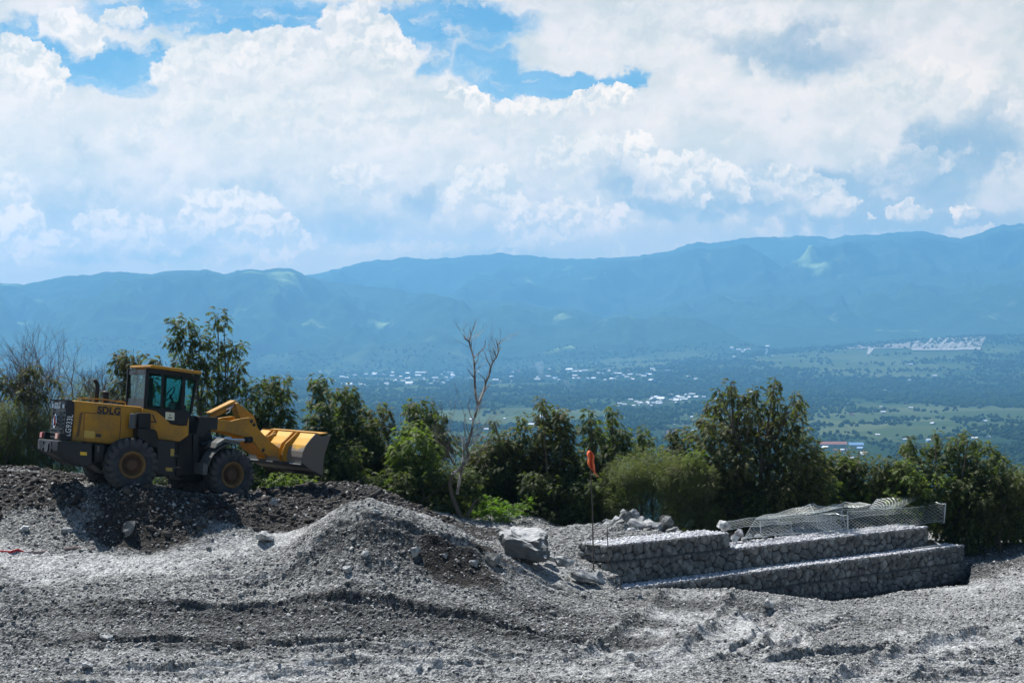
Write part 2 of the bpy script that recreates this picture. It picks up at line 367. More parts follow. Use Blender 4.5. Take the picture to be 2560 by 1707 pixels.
cps(2417, [(1600, 43), (1540, 46.5), (1490, 51.3), (1454, 56)])
cps(2560, [(1640, 41.3), (1570, 44.5), (1500, 49), (1440, 53.5), (1400, 56.5), (1360, 60), (1345, 63.5), (1338, 67)])
cps(2760, [(1640, 41.3), (1570, 44.5), (1500, 49), (1440, 53.5), (1380, 58), (1350, 65)])
cps(2430, [(1400, 58.5), (1350, 62), (1332, 66)])
for sx in range(-500, 3100, 300):
    CP.append(P(sx, 1707, 37.3)); CP.append(np.array([(sx - 1280) / FPX * 31, 31.0, -6.75])); CP.append(np.array([(sx - 1280) / FPX * 24, 24.0, -6.8]))
for t in (1.0, 3.5): q = UPA + WD * t + WN * 2.2; CP.append(np.array([q[0], q[1], -5.22])); q = UPA + WD * t + WN * 6; CP.append(np.array([q[0], q[1], -5.45]))
for t in (6.5, 9.5, 12.5): q = UPA + WD * t + WN * 2.0; CP.append(np.array([q[0], q[1], -5.80])); q = UPA + WD * t + WN * 5; CP.append(np.array([q[0], q[1], -6.3]))
# crest, then the slope falls away to the valley
for sx, sy, d in [(-300, 1170, 55), (0, 1172, 54.5), (300, 1212, 54), (600, 1236, 54.5), (860, 1240, 54), (1100, 1290, 55.5), (1300, 1304, 57), (1500, 1315, 57.5), (1750, 1320, 59), (2000, 1325, 62), (2300, 1335, 67), (2560, 1338, 67), (2900, 1340, 68)]:
    q = P(sx, sy, d)
    if sx in (1500, 1750, 2000, 2300): CP.append(q.copy())
    for dd, dz in ((3, -.7), (8, -2.6), (18, -7), (32, -13)):
        CP.append(np.array([q[0] * (d + dd) / d, d + dd, q[2] + dz]))
CP = np.array(CP)
def _phi(r): return np.sqrt(r * r + 0.5)
_c = CP[:, :2]; _D = np.sqrt(((_c[:, None] - _c[None]) ** 2).sum(2))
_A = _phi(_D) + np.eye(len(CP)) * -0.06
_Pm = np.c_[np.ones(len(CP)), _c]
_M = np.block([[_A, _Pm], [_Pm.T, np.zeros((3, 3))]])
_w = np.linalg.solve(_M, np.r_[CP[:, 2], 0, 0, 0])
def rbf(x, y):
    x = np.asarray(x, float); sh = x.shape; x = x.ravel(); y = np.asarray(y, float).ravel()
    o = _w[-3] + _w[-2] * x + _w[-1] * y
    for i in range(len(CP)):
        o = o + _w[i] * np.sqrt((x - CP[i, 0]) ** 2 + (y - CP[i, 1]) ** 2 + 0.5)
    return o.reshape(sh)

def seg_dist(x, y, pts):
    """unsigned distance, signed side (+ = away from the viewer) and along-fraction to a polyline"""
    best = np.full(x.shape, 1e9); side = np.zeros(x.shape); al = np.zeros(x.shape); n = len(pts) - 1
    for i in range(n):
        a = np.array(pts[i][:2]); b = np.array(pts[i + 1][:2]); e = b - a; L = np.hypot(*e)
        t = np.clip(((x - a[0]) * e[0] + (y - a[1]) * e[1]) / L ** 2, 0, 1)
        qx = x - a[0] - t * e[0]; qy = y - a[1] - t * e[1]; dd = np.hypot(qx, qy)
        sg = np.sign(e[0] * (y - a[1]) - e[1] * (x - a[0]))
        m = dd < best; best = np.where(m, dd, best); side = np.where(m, sg, side); al = np.where(m, (i + t) / n, al)
    return best, side, al
def gp(sx, sy, z=-6.5):
    d = z / ((853.5 - sy) / FPX); return ((sx - 1280) / FPX * d, d)
# little scarps left by the blade and the tyres (pixel of the photograph -> place on the ground), height
SCARPS = [([(1880, 1640), (1960, 1628), (2080, 1618), (2270, 1606)], .17), ([(1020, 1672), (1110, 1655), (1250, 1645)], .13), ([(0, 1700), (160, 1692), (290, 1680)], .12),
          ([(1530, 1655), (1590, 1648), (1640, 1652)], .12), ([(2320, 1640), (2400, 1630), (2430, 1650)], .10), ([(620, 1676), (720, 1668), (850, 1672)], .08), ([(1180, 1692), (1400, 1690), (1560, 1700)], .09),
          ([(1800, 1620), (1870, 1590), (1950, 1556)], .12), ([(60, 1610), (180, 1628), (330, 1640)], .06),
          ([(1950, 1700), (2200, 1690), (2560, 1696)], .09), ([(2050, 1560), (2180, 1590), (2290, 1600)], .07), ([(2200, 1655), (2560, 1640)], .08)]
SCARPS = [([gp(*q) for q in pts], h) for pts, h in SCARPS]
WHEELS = [(P(sx, 1230, dd_), 1) for sx, dd_ in ((290, 46.6), (345, 46.7), (390, 47.0), (548, 48.2), (600, 48.4), (640, 48.8))]
TRACKS = [([gp(*q) for q in pts], w_) for pts, w_ in [([(1450, 1655), (1600, 1610), (1700, 1560), (1745, 1515), (1750, 1490)], .75), ([(1500, 1668), (1750, 1622), (1890, 1575), (2010, 1540), (2090, 1520)], .8), ([(1990, 1625), (1960, 1580), (1880, 1545), (1800, 1530)], .5), ([(2560, 1560), (2380, 1590), (2230, 1640), (2150, 1700)], .6), ([(1900, 1690), (2200, 1668), (2560, 1665)], .35), ([(0, 1655), (400, 1662), (900, 1655), (1300, 1668)], .3), ([(120, 1592), (700, 1582), (1250, 1600), (1620, 1618)], .22), ([(400, 1556), (1000, 1554), (1560, 1540)], .14), ([(60, 1628), (900, 1622), (1500, 1640)], .2)]]
def ground(x, y, detail=True):
    x = np.asarray(x, float); y = np.asarray(y, float)
    z = rbf(x, y)
    t, s = wall_ts(x, y)
    # rubble heap behind the mesh cage
    for sx, sy, d, r, h in [(1560, 1330, 53.5, 2.2, 0.35), (1330, 1310, 56.5, 0.9, .28), (1250, 1303, 56.5, .7, .2)]:
        q = P(sx, sy, d); z = z + h * np.exp(-((x - q[0]) ** 2 + (y - q[1]) ** 2) / (2 * (r * .55) ** 2))
    if detail:
        rough = 1.0
        z = z + 0.13 * fbm(x, y, 0.55, 4, 1) + 0.075 * fbm(x, y, 2.2, 4, 4) * rough
        lump = ridged(x + .3 * fbm(x, y, 1.5, 2, 8), y, 2.6, 3, 2) - 0.5
        z = z + 0.06 * lump * (0.4 + sstep(fbm(x, y, 0.35, 3, 12), -.2, .5))
        z = z + 0.035 * fbm(x, y, 9.0, 3, 6)
        mq = P(940, 1300, 44.8); mm = np.exp(-((x - mq[0]) ** 2 / 7 + (y - mq[1]) ** 2 / 2.5)); z = z + mm * (.16 * (ridged(x, y, 1.1, 3, 31) - .55) + .10 * fbm(x, y, 3.1, 3, 32))
        bm_ = (x < -1) * sstep(y, 45.8, 46.6) * (1 - sstep(y, 52, 53)); z = z + bm_ * .09 * (ridged(x, y, 3.0, 3, 35) - .5)
        for pts, h in SCARPS:
            dd, sg, al = seg_dist(x + 0.10 * fbm(x, y, 2.2, 3, 20), y + 0.16 * fbm(x, y, 1.8, 3, 21), pts)
            dd = dd * sg; tp = np.clip(np.minimum(al, 1 - al) * 5, 0, 1)
            hmod = 0.55 + 0.9 * vn(x * 1.3, y * 1.3, 33)
            z = z + h * hmod * tp * sstep(dd, -0.05, 0.04) * np.exp(-np.clip(dd, 0, None) / 0.7) * 1.2
        for pts, w_ in TRACKS:
            dd, sg, al = seg_dist(x + .12 * fbm(x, y, .9, 3, 22), y + .12 * fbm(x, y, .9, 3, 23), pts); tp = np.clip(np.minimum(al, 1 - al) * 6, 0, 1)
            z = z + tp * (-.085 * (1 - sstep(dd, w_ * .6, w_)) + .13 * np.exp(-((dd - w_ * 1.1) / .11) ** 2) * (.4 + vn(x * 2, y * 2, 8)) + .03 * np.exp(-((dd - w_ * .35) / .06) ** 2))
        # blade and wheel streaks that run across the site
        st_ = fbm(x * .20 + .1 * y, y * 1.9 + .12 * x, 1.0, 4, 61, .6); near = 1 - sstep(y, 41.5, 43.5); right = sstep(x, 6, 9) * (1 - sstep(y, 50, 54))
        z = z + (.035 + .09 * near + .06 * right) * st_
        # ribbed track marks at the left
        u = (x + 11.2) + 0.3 * (y - 40); m = sstep(u, -1.8, -1.2) * (1 - sstep(u, 1.0, 1.5)) * sstep(y, 38.2, 38.8) * (1 - sstep(y, 43.2, 44.2))
        z = z + m * 0.075 * np.sin((y + 0.25 * x + .1 * fbm(x, y, 1, 2, 3)) * 13.5) * (np.abs(u + .1) > .45)
    # foot line of the lower row: the gravel in front of it stays low enough to show the stones
    sx_ = 1280 + x / y * FPX
    lim = np.interp(sx_, [1500, 1560, 1700, 1850, 1950, 2080, 2180, 2250, 2330, 2422, 2438, 2500], [1470, 1474, 1472, 1476, 1489, 1506, 1495, 1481, 1471, 1464, 1360, 1330])
    zl = (853.5 - lim) / FPX * y + 0.03 * fbm(x, y, 2.5, 3, 41)
    on = sstep(sx_, 1510, 1545) * (1 - sstep(sx_, 2440, 2500)) * sstep(y, 44, 45.5) * (s < -.5)
    z = np.where(on > 0, z * (1 - on) + on * np.minimum(z, zl), z)
    # beneath the two gabion rows
    top = np.where(t < U_LEN1, ZU1, ZU2)
    inT = (t > -0.05) & (t < U_LEN)
    z = np.where(inT & (s > 0.06) & (s < WDEP - .04), np.minimum(z, ZB + .3), z)
    z = np.where((t > -0.02) & (t < L_T1) & (s > -0.55) & (s <= 0.06), np.minimum(z, ZB - .15), z)
    z = np.where(inT & (s >= WDEP - .04) & (s < 2.6), np.minimum(z, top - 0.03), z)
    for t1_, s1_, r, h in [(11.2, 2.3, .62, .95), (10.2, 2.0, .45, .35)]:
        hh = h * np.clip(1 - np.hypot(t - t1_, s - s1_) / (r * 1.6), 0, 1) ** .8 * (s > WDEP + .05) * sstep(s, 1.05, 1.4); z = np.maximum(z, np.where(hh > 0, -5.75 + hh * (1 + .25 * fbm(x, y, 3, 3, 5)), z))
    for w_, k_ in WHEELS: z = z + .10 * np.exp(-((x - w_[0]) ** 2 + (y - w_[1]) ** 2) / (2 * .35 ** 2)) * (.8 + .6 * fbm(x, y, 5, 3, 15))
    return z

def hillside(x, y):
    d = y
    z = np.interp(d, [60, 80, 110, 180, 300, 600, 1000, 1500, 2200], [-9, -15, -24, -42, -66, -108, -135, -148, -150])
    return z
# ------------------------------------------------------------------ far terrain
def Dp(l): return np.array([[(a * 1.0885 - 1280) / FPX, (853.5 - b * 1.0885) / FPX] for a, b in l])
RIDGE_A = Dp([(-400, 640), (0, 646), (50, 655), (100, 640), (180, 625), (240, 622), (300, 628), (350, 632), (420, 618), (470, 617), (520, 625), (590, 620), (660, 619), (710, 633), (800, 640), (900, 655), (1000, 668), (1200, 700), (1500, 745), (1700, 790), (2700, 860)])
RIDGE_B = Dp([(-400, 700), (500, 700), (650, 650), (740, 625), (840, 600), (900, 605), (1000, 600), (1060, 592), (1120, 591), (1180, 595), (1250, 588), (1340, 590), (1400, 584), (1480, 577), (1550, 573), (1600, 556), (1650, 552), (1700, 546), (1850, 541), (2000, 540), (2080, 531), (2130, 529), (2180, 540), (2240, 541), (2300, 525), (2352, 522), (2700, 520)])
RIDGE_C = Dp([(-400, 900), (950, 900), (1100, 800), (1200, 765), (1300, 742), (1400, 718), (1450, 713), (1520, 722), (1620, 738), (1700, 765), (1800, 800), (2000, 880), (2700, 900)])
RIDGE_D = Dp([(-400, 900), (1250, 900), (1450, 720), (1540, 700), (1620, 678), (1720, 655), (1850, 650), (2000, 640), (2200, 628), (2352, 600), (2700, 590)])
def plain(x, y):
    u = x / y
    z = hillside(x, y)
    z = z + np.clip((u + 0.02) / 0.2, 0, 1.3) * sstep(y, 5500, 10000) * 140
    z = z + np.clip((0.0 - u) / 0.25, 0, 1) * sstep(y, 8500, 11000) * 30
    z = z + fbm(x, y, 1 / 900., 3, 5) * 7 * sstep(y, 1800, 3500)
    return z
def far_height(x, y):
    u = x / y; b = plain(x, y); z = b.copy()
    for k, (rg, dr, w, sp) in enumerate([(RIDGE_A, 12500, 3300, 900), (RIDGE_B, 16500, 4500, 1300), (RIDGE_C, 10600, 1500, 600), (RIDGE_D, 13300, 2900, 900)]):
        pk = np.interp(u, rg[:, 0], rg[:, 1]) * dr
        pk = pk + fbm(x, y, 1 / 420., 5, 40 + k, .55) * 17 * (pk > -60)
        pk = pk + fbm(u * dr, 0 * u + 37.0 * k, 1 / 800., 6, 80 + k, .62) * 95 * (pk > -60)
        wx = x + 350 * fbm(x, y, 1 / 1500., 2, 60 + k)
        s = (dr - y) / w
        spur = ridged(wx, y * 0.35, 1 / float(sp), 4, 50 + k)
        spur2 = ridged(wx, y * 0.9, 1 / (sp * .45), 3, 70 + k)
        prof = np.where(s > 0, np.clip(1 - s, 0, 1) ** 1.15, np.clip(1 + s * 1.2, 0, 1))
        mid = np.clip(4 * prof * (1 - prof), 0, 1)
        h = (pk - b) * np.clip(prof + mid * (spur - 0.62) * 1.0 + mid * (spur2 - .55) * .5, 0, 1.0)
        z = np.maximum(z, np.minimum(b + np.clip(h, 0, None), np.maximum(b, pk / dr * y * (1 - .10 * np.clip(s, 0, 1) - .02 * (s > .04)))))
    return z

def grid_mesh(name, U, D, H, m, cols=None, parent=None):
    uu, dd = np.meshgrid(U, D)
    X = uu * dd; Y = dd; Z = H(X, Y)
    nu, nd = len(U), len(D)
    V = np.stack([X.ravel(), Y.ravel(), Z.ravel()], 1)
    i = np.arange(nd - 1)[:, None] * nu + np.arange(nu - 1)[None]
    F = np.stack([i, i + 1, i + nu + 1, i + nu], 2).reshape(-1, 4)
    c = cols(X, Y, Z).reshape(-1, 3) if cols else None
    return link(name, mesh(name, V, F, m, True, cols=c), parent)

def ground_mask(x, y, z):
    soil = np.zeros(x.shape); dust = np.zeros(x.shape)
    def el(sx, sy, d, rx, ry, k=1.0, rot=0.0):
        q = P(sx, sy, d); a = R(rot); dx = x - q[0]; dy = y - q[1]
        X = dx * math.cos(a) + dy * math.sin(a); Y = -dx * math.sin(a) + dy * math.cos(a)
        return k * np.clip(1.35 - np.sqrt((X / rx) ** 2 + (Y / ry) ** 2), 0, 1)
    # dark earth pushed up along the berm where the loader works
    berm = [P(-200, 1240, 48.2), P(150, 1245, 48.2), P(400, 1280, 47.8), P(640, 1290, 48.3), P(860, 1250, 49.6), P(1060, 1270, 51.0), P(1150, 1300, 52.5)]
    dd, sg, al = seg_dist(x, y, berm)
    soil = np.maximum(soil, 1 - sstep(dd, 1.85 + .7 * fbm(x, y, .5, 2, 3), 2.9))
    soil = np.maximum(soil, sstep(y, 50.5, 52) * (x < -3))
    for e in [(1150, 1430, 43.8, 1.2, .8, .7), (1240, 1420, 45, .8, .6, .8)]: soil = np.maximum(soil, el(*e))
    soil = soil - el(250, 1235, 48, 1.0, .9, .9) - el(640, 1350, 46.5, 2.5, .5, .6) - el(120, 1300, 46.5, 2.0, .7, .6)
    # pale packed dust
    for e in [(300, 1400, 44.6, 3.4, .8, 1.0, 4), (560, 1380, 45.6, 2.2, .7, 1.0, 10), (90, 1440, 43.7, 1.6, .6, .8), (700, 1360, 46, 1.2, .5, .8), (660, 1345, 46.2, .5, .3, 1.2),
              (1400, 1420, 46.8, 1.6, 1.6, .6), (1650, 1330, 54, 3, 2, .55), (930, 1262, 45.9, 1.6, .5, .75), (1150, 1295, 54.5, 2.5, 2, .75), (1650, 1600, 42.3, 2.5, .7, .75), (1900, 1570, 43.5, 2.4, .9, .7), (1200, 1470, 43.4, 2.2, .5, .45),
              (2400, 1590, 43.5, 3.5, 2.2, .55), (2450, 1470, 52, 4, 2.5, .6), (2350, 1690, 39, 4, 1, .6), (1600, 1690, 38.5, 6, .5, .55), (800, 1650, 39.6, 5, .25, .6), (2500, 1350, 63, 4, 2.5, .6), (900, 1655, 39.7, 6, .3, .5), (780, 1480, 43, 2.5, .35, .5)]:
        dust = np.maximum(dust, el(*e))
    for pts, w_ in TRACKS:
        dd, sg, al = seg_dist(x, y, pts); dust = np.maximum(dust, .82 * (1 - sstep(dd, w_ * .8, w_ * 1.25)) * np.clip(np.minimum(al, 1 - al) * 6, 0, 1))
    dust = np.maximum(dust, .42 * (1 - sstep(y, 40.0, 41.2)) + .5 * fbm(x * .2, y * 1.8, 1., 3, 61) * (1 - sstep(y, 41.5, 43)))
    dust = np.maximum(dust, .42 * sstep(x, 7, 10) * sstep(y, 41, 43))
    dark = np.zeros(x.shape)
    for e in [(650, 1530, 42.0, 5.0, .9, 1.1), (1200, 1560, 41.7, 4.5, .75, 1.1), (500, 1600, 40.7, 4.5, .45, .9), (1450, 1530, 43.2, 2.2, .7, .9), (350, 1600, 40.4, 3, .6, .7), (1750, 1500, 45.6, 2.6, .8, .6), (2100, 1560, 44.5, 1.6, .4, .5), (1000, 1380, 44, 3, .9, .6), (2480, 1410, 57, 1.4, .9, .9), (1600, 1560, 43.2, 1.5, .5, .5), (1800, 1600, 42.0, 1.4, .22, .6)]:
        dark = np.maximum(dark, el(*e))
    n = fbm(x, y, .8, 4, 9)
    dust = np.clip(dust * .8 + .35 * n + .05 - .8 * dark - .3 * soil, 0, 1)
    pth = [P(-60, 1395, 44.7), P(120, 1405, 44.5), P(300, 1400, 44.8), P(460, 1385, 45.3), P(600, 1365, 45.9), P(720, 1352, 46.1)]
    dd, sg, al = seg_dist(x + .3 * fbm(x, y, .8, 3, 5), y + .3 * fbm(x, y, .9, 3, 6), pth); dust = np.maximum(dust, .80 * (1 - sstep(dd, .25, .8)))
    soil = np.clip(soil + .3 * dark + .1 * n, 0, 1)
    return np.stack([soil, dust, dark], -1)

gD = np.concatenate([np.linspace(22, 36, 60, endpoint=False), np.linspace(36, 58, 620, endpoint=False), np.linspace(58, 90, 150)])
gnd = grid_mesh('ground', np.linspace(-0.36, 0.36, 1000), gD, ground, M_GROUND, ground_mask); tag(gnd, kind='structure')

def fn_plain(N, b):
    p = geo(N); q = N.vec('MULTIPLY', p, (1.0, 0.6, 0.0))
    f = N.noise(q, 0.0016, 8, 0.62); g = N.noise(q, 0.012, 6, 0.65)
    patch = N.sep(N.voro(N.vec('ADD', q, N.vec('MULTIPLY', N.noise(q, 0.006, 3, col=True), (90, 90, 0))), 0.006, 'Color'))[0]
    field = N.mix(patch, (0.045, 0.070, 0.030), (0.090, 0.110, 0.055))
    fo = N.sep(N.attr('mask', 'Vector'))[0]
    c = N.mix(N.ramp(N.math('ADD', fo, N.math('MULTIPLY', N.math('SUBTRACT', g, 0.5), 1.1)), 0.35, 0.65), field, (0.022, 0.042, 0.020))
    sp = N.sep(p)
    mt = N.ramp(sp[2], -95, 20)
    hillc = N.mix(N.ramp(N.noise(p, 0.0016, 8, 0.62), 0.60, 0.70), (0.02, 0.04, 0.022), (0.20, 0.27, 0.12))
    c = N.mix(mt, c, N.mix(1.0, hillc, N.mix(N.noise(p, 0.006, 6, 0.7), (0.15, 0.2, 0.2), (2.9, 2.7, 2.4)), 'MULTIPLY'))
    slope = N.ramp(sp[1], 1500, 900)
    c = N.mix(slope, c, (0.035, 0.05, 0.022))
    N.l.new(c, b.inputs['Base Color'])
M_PLAIN = mat('valley land', rough=1.0, spec=0.0, fn=fn_plain)
dA = np.concatenate([np.geomspace(88, 2000, 60, endpoint=False), np.geomspace(2000, 9800, 260)])
def hs(x, y):
    z = plain(x, y); k = 1 - sstep(y, 88, 130); return z * (1 - k) + k * (rbf(x, y) - .25)
def forest(x, y):
    u = x / y; f = 0.78 + 0.9 * fbm(x, y * .6, 1 / 420., 5, 90)
    for sx, d, rx, rd, k in [(1350, 4000, 240, 420, 1.0), (1180, 3900, 120, 300, .6), (2230, 3350, 330, 620, .95), (2500, 3900, 130, 300, .7), (2250, 8300, 420, 900, .8), (1500, 8200, 300, 500, .6), (1800, 7600, 500, 300, .35),
                             (1000, 7600, 300, 350, .6), (2480, 2100, 120, 300, .9), (1120, 3000, 100, 300, .3), (2000, 5600, 400, 120, .3)]:
        a = (u - (sx - 1280) / FPX) / (rx / FPX); b_ = (y - d) / rd
        f = f - k * np.exp(-(a * a + b_ * b_))
    return np.clip(f, 0, 1)
def fcols(x, y, z):
    f = forest(x, y); return np.stack([f, f, f], -1)
v = grid_mesh('valley_plain', np.linspace(-0.40, 0.40, 420), dA, lambda x, y: np.where(y < 130, hs(x, y), far_height(x, y)), M_PLAIN, fcols); tag(v, kind='structure')
h = grid_mesh('mountains', np.linspace(-0.40, 0.40, 900), np.linspace(9800, 19000, 330), far_height, M_PLAIN, fcols); tag(h, kind='structure')

# ------------------------------------------------------------------ wheel loader
class Fr:
    def __init__(s, o, f, r): s.o = np.array(o, float); s.f = f / np.linalg.norm(f); r = r - s.f * np.dot(r, s.f); s.r = r / np.linalg.norm(r); s.u = np.cross(s.r, s.f)
    def pt(s, x, w, z): return s.o + s.f * x + s.r * w + s.u * z
    def pts(s, A): A = np.asarray(A, float); return s.o + A[:, :1] * s.f + A[:, 1:2] * s.r + A[:, 2:3] * s.u
    def px(s, q, w):
        D = np.array([(q[0] - 1280) / FPX, 1, (853.5 - q[1]) / FPX]); t = (w + s.o @ s.r) / (D @ s.r); v = D * t - s.o
        return float(v @ s.f), float(v @ s.u)
def r1(x, y): return (60 + x / 4.356, 880 + y / 4.356)
def r2(x, y): return (440 + x / 5.226, 940 + y / 5.226)
A1 = R(28); PI_ = R(8.1)
f0 = np.array([math.cos(A1) * math.cos(PI_), math.sin(A1) * math.cos(PI_), -math.sin(PI_)])
r0 = np.array([math.sin(A1), -math.cos(A1), math.tan(R(1.3))])
FR = Fr(P(332, 1162, 47.3), f0, r0); FR.o = FR.o - FR.r * 1.12
t14 = R(14)
FF = Fr(P(583.5, 1187, 48.98), FR.f * math.cos(t14) - FR.r * math.sin(t14), FR.r * math.cos(t14) + FR.f * math.sin(t14)); FF.o = FF.o - FF.r * 1.12

def fn_paint(c, dirt=(0.17, 0.13, 0.08), amt=0.6):
    def f(N, b):
        b.inputs['Specular IOR Level'].default_value = 0.3
        p = geo(N); n = N.noise(p, 1.3, 6, 0.65); g = N.noise(p, 14, 4, 0.7)
        m = N.ramp(N.math('ADD', n, N.math('MULTIPLY', g, 0.3)), 0.52, 0.82, 0.0, amt)
        N.l.new(N.mix(m, c, dirt), b.inputs['Base Color']); N.l.new(N.ramp(m, 0.0, 0.5, 0.42, 0.85), b.inputs['Roughness'])
    return f
M_YEL = mat('yellow machine paint', fn=fn_paint((0.49, 0.235, 0.012)))
M_BLK = mat('black machine paint', fn=fn_paint((0.007, 0.008, 0.010), (0.035, 0.033, 0.030), .4))
M_DGR = mat('dark grey cast iron', fn=fn_paint((0.017, 0.019, 0.023), (0.055, 0.052, 0.047), .5))
M_GRY = mat('grey dusty steel', fn=fn_paint((0.085, 0.095, 0.10), (0.13, 0.12, 0.11), .6))
def fn_bucket(N, b):
    p = geo(N); n = N.noise(p, 2.2, 6, 0.7); a = N.sep(N.attr('mask', 'Vector'))[0]
    w = N.ramp(N.math('ADD', a, N.math('MULTIPLY', N.math('SUBTRACT', n, 0.5), 0.8)), 0.40, 0.60)
    N.l.new(N.mix(w, (0.68, 0.36, 0.03), (0.22, 0.20, 0.175)), b.inputs['Base Color'])
M_SIDE = mat('worn steel plate', fn=fn_paint((0.115, 0.107, 0.10), (0.17, 0.13, 0.09), .7))
M_BUK = mat('worn yellow bucket', rough=0.5, fn=fn_bucket)
def fn_tyre(N, b):
    n = N.noise(geo(N), 5, 5, 0.7)
    N.l.new(N.mix(N.ramp(n, 0.3, 0.7), (0.016, 0.018, 0.022), (0.055, 0.057, 0.065)), b.inputs['Base Color'])
M_TYRE = mat('dusty tyre rubber', rough=0.95, fn=fn_tyre)
M_TREAD = mat('dusty tyre tread', (0.055, 0.055, 0.052), 0.95)
M_RIM = mat('dirty yellow rim', fn=fn_paint((0.20, 0.115, 0.035), (0.10, 0.065, 0.035), .8))
M_HUB = mat('rusty hub', fn=fn_paint((0.11, 0.055, 0.03), (0.07, 0.05, 0.035), .8))
M_CHR = mat('bright steel rod', (0.75, 0.78, 0.8), 0.2, 1.0)
M_WHT = mat('white lettering', (0.75, 0.77, 0.78), 0.5)
M_INK = mat('black lettering', (0.012, 0.010, 0.012), 0.5)
M_REDI = mat('dark red lettering', (0.25, 0.03, 0.03), 0.5)
M_CREAM = mat('cream sticker', (0.66, 0.66, 0.50), 0.5)
M_REFL = mat('yellow reflector', (0.75, 0.48, 0.02), 0.35)
M_LAMPR = mat('red lamp lens', (0.55, 0.05, 0.03), 0.2)
M_LAMPO = mat('pale orange lamp lens', (0.72, 0.34, 0.22), 0.3)
M_PALE = mat('pale worn edge', (0.62, 0.62, 0.58), 0.4)
def make_glass():
    m = bpy.data.materials.new('teal cab glass'); m.use_nodes = True; N = NT(m.node_tree); out = N.n['Material Output']
    t = N.n.new('ShaderNodeBsdfTransparent'); t.inputs[0].default_value = (0.60, 0.82, 0.79, 1)
    g = N.n.new('ShaderNodeBsdfGlossy'); g.inputs['Roughness'].default_value = 0.04; g.inputs['Color'].default_value = (0.7, 0.9, 0.88, 1)
    fr = N.n.new('ShaderNodeFresnel'); fr.inputs[0].default_value = 1.28
    mx = N.n.new('ShaderNodeMixShader'); N.l.new(N.math('MULTIPLY', fr.outputs[0], 0.15), mx.inputs[0]); N.l.new(t.outputs[0], mx.inputs[1]); N.l.new(g.outputs[0], mx.inputs[2])
    N.l.new(mx.outputs[0], out.inputs[0]); return m
M_GLASS = make_glass()

LO = FR.pt(1.2, 0, -0.7)
loader = thing('wheel_loader', 'yellow wheel loader with raised bucket standing on the dark earth berm', 'wheel loader', tuple(LO))
class LB(MB):
    """pieces given in a loader frame"""
    def ext(s, fr, q, wt, w0, w1, m=0, conv=r1):
        A = [fr.px(conv(*a), wt) for a in q]; return s.prism(fr, A, w0, w1, m)
    def prism(s, fr, A, w0, w1, m=0):
        n = len(A); V = [fr.pt(a[0], w0, a[1]) for a in A] + [fr.pt(a[0], w1, a[1]) for a in A]
        F = [tuple(range(n)), tuple(range(n, 2 * n))[::-1]] + [(i, n + i, n + (i + 1) % n, (i + 1) % n) for i in range(n)]
        s.add(V, F, m)
    def box(s, fr, x0, x1, w0, w1, z0, z1, m=0): s.prism(fr, [(x0, z0), (x1, z0), (x1, z1), (x0, z1)], w0, w1, m)
    def tb(s, fr, pts, rad, k=8, m=0): s.tube([fr.pt(*p) for p in pts], rad, k, m)
    def strip(s, fr, q, wt, width, w0, w1, m=0, conv=r1):
        A = [np.array(fr.px(conv(*a), wt)) for a in q]
        for a, b in zip(A[:-1], A[1:]):
            e = b - a; e = e / (np.linalg.norm(e) + 1e-9); nn = np.array([-e[1], e[0]]) * width / 2; a = a - e * width * .3; b = b + e * width * .3
            s.prism(fr, [a - nn, b - nn, b + nn, a + nn], w0, w1, m)
    def done(s, name, mats, parent=None, smooth=False, bevel=0.012):
        par = parent if parent is not None else loader
        V = np.concatenate(s.v) - LO
        me = mesh(name, V, s.f, mats, smooth, s.m)
        import bmesh
        bm = bmesh.new(); bm.from_mesh(me); bmesh.ops.recalc_face_normals(bm, faces=bm.faces); bm.to_mesh(me); bm.free()
        o = link(name, me, par)
        if bevel:
            b = o.modifiers.new('bevel', 'BEVEL'); b.width = bevel; b.segments = 2; b.limit_method = 'ANGLE'; b.angle_limit = R(35)
        return o
def text_mesh(txt, name, mt, origin, ex, ey, size, parent, bold=0.03, sx=1.0, depth=0.004):
    cu = bpy.data.curves.new(name, 'FONT'); cu.body = txt; cu.size = 1.0; cu.offset = bold; cu.extrude = depth / size; cu.align_x = 'CENTER'; cu.align_y = 'CENTER'; cu.space_character = 1.05
    tmp = bpy.data.objects.new(name, cu); COL.objects.link(tmp); dg = bpy.context.evaluated_depsgraph_get(); dg.update()
    me = bpy.data.meshes.new_from_object(tmp.evaluated_get(dg)); bpy.data.objects.remove(tmp); me.name = name
    n = len(me.vertices); c = np.zeros(n * 3, np.float32); me.vertices.foreach_get('co', c); c = c.reshape(-1, 3)
    ex = ex / np.linalg.norm(ex); ey = ey / np.linalg.norm(ey); ez = np.cross(ex, ey)
    W = origin + c[:, :1] * ex * size * sx + c[:, 1:2] * ey * size + c[:, 2:3] * ez * size - LO
    me.vertices.foreach_set('co', W.astype(np.float32).ravel()); me.materials.clear(); me.materials.append(mt); me.update()
    o = link(name, me, parent); return o

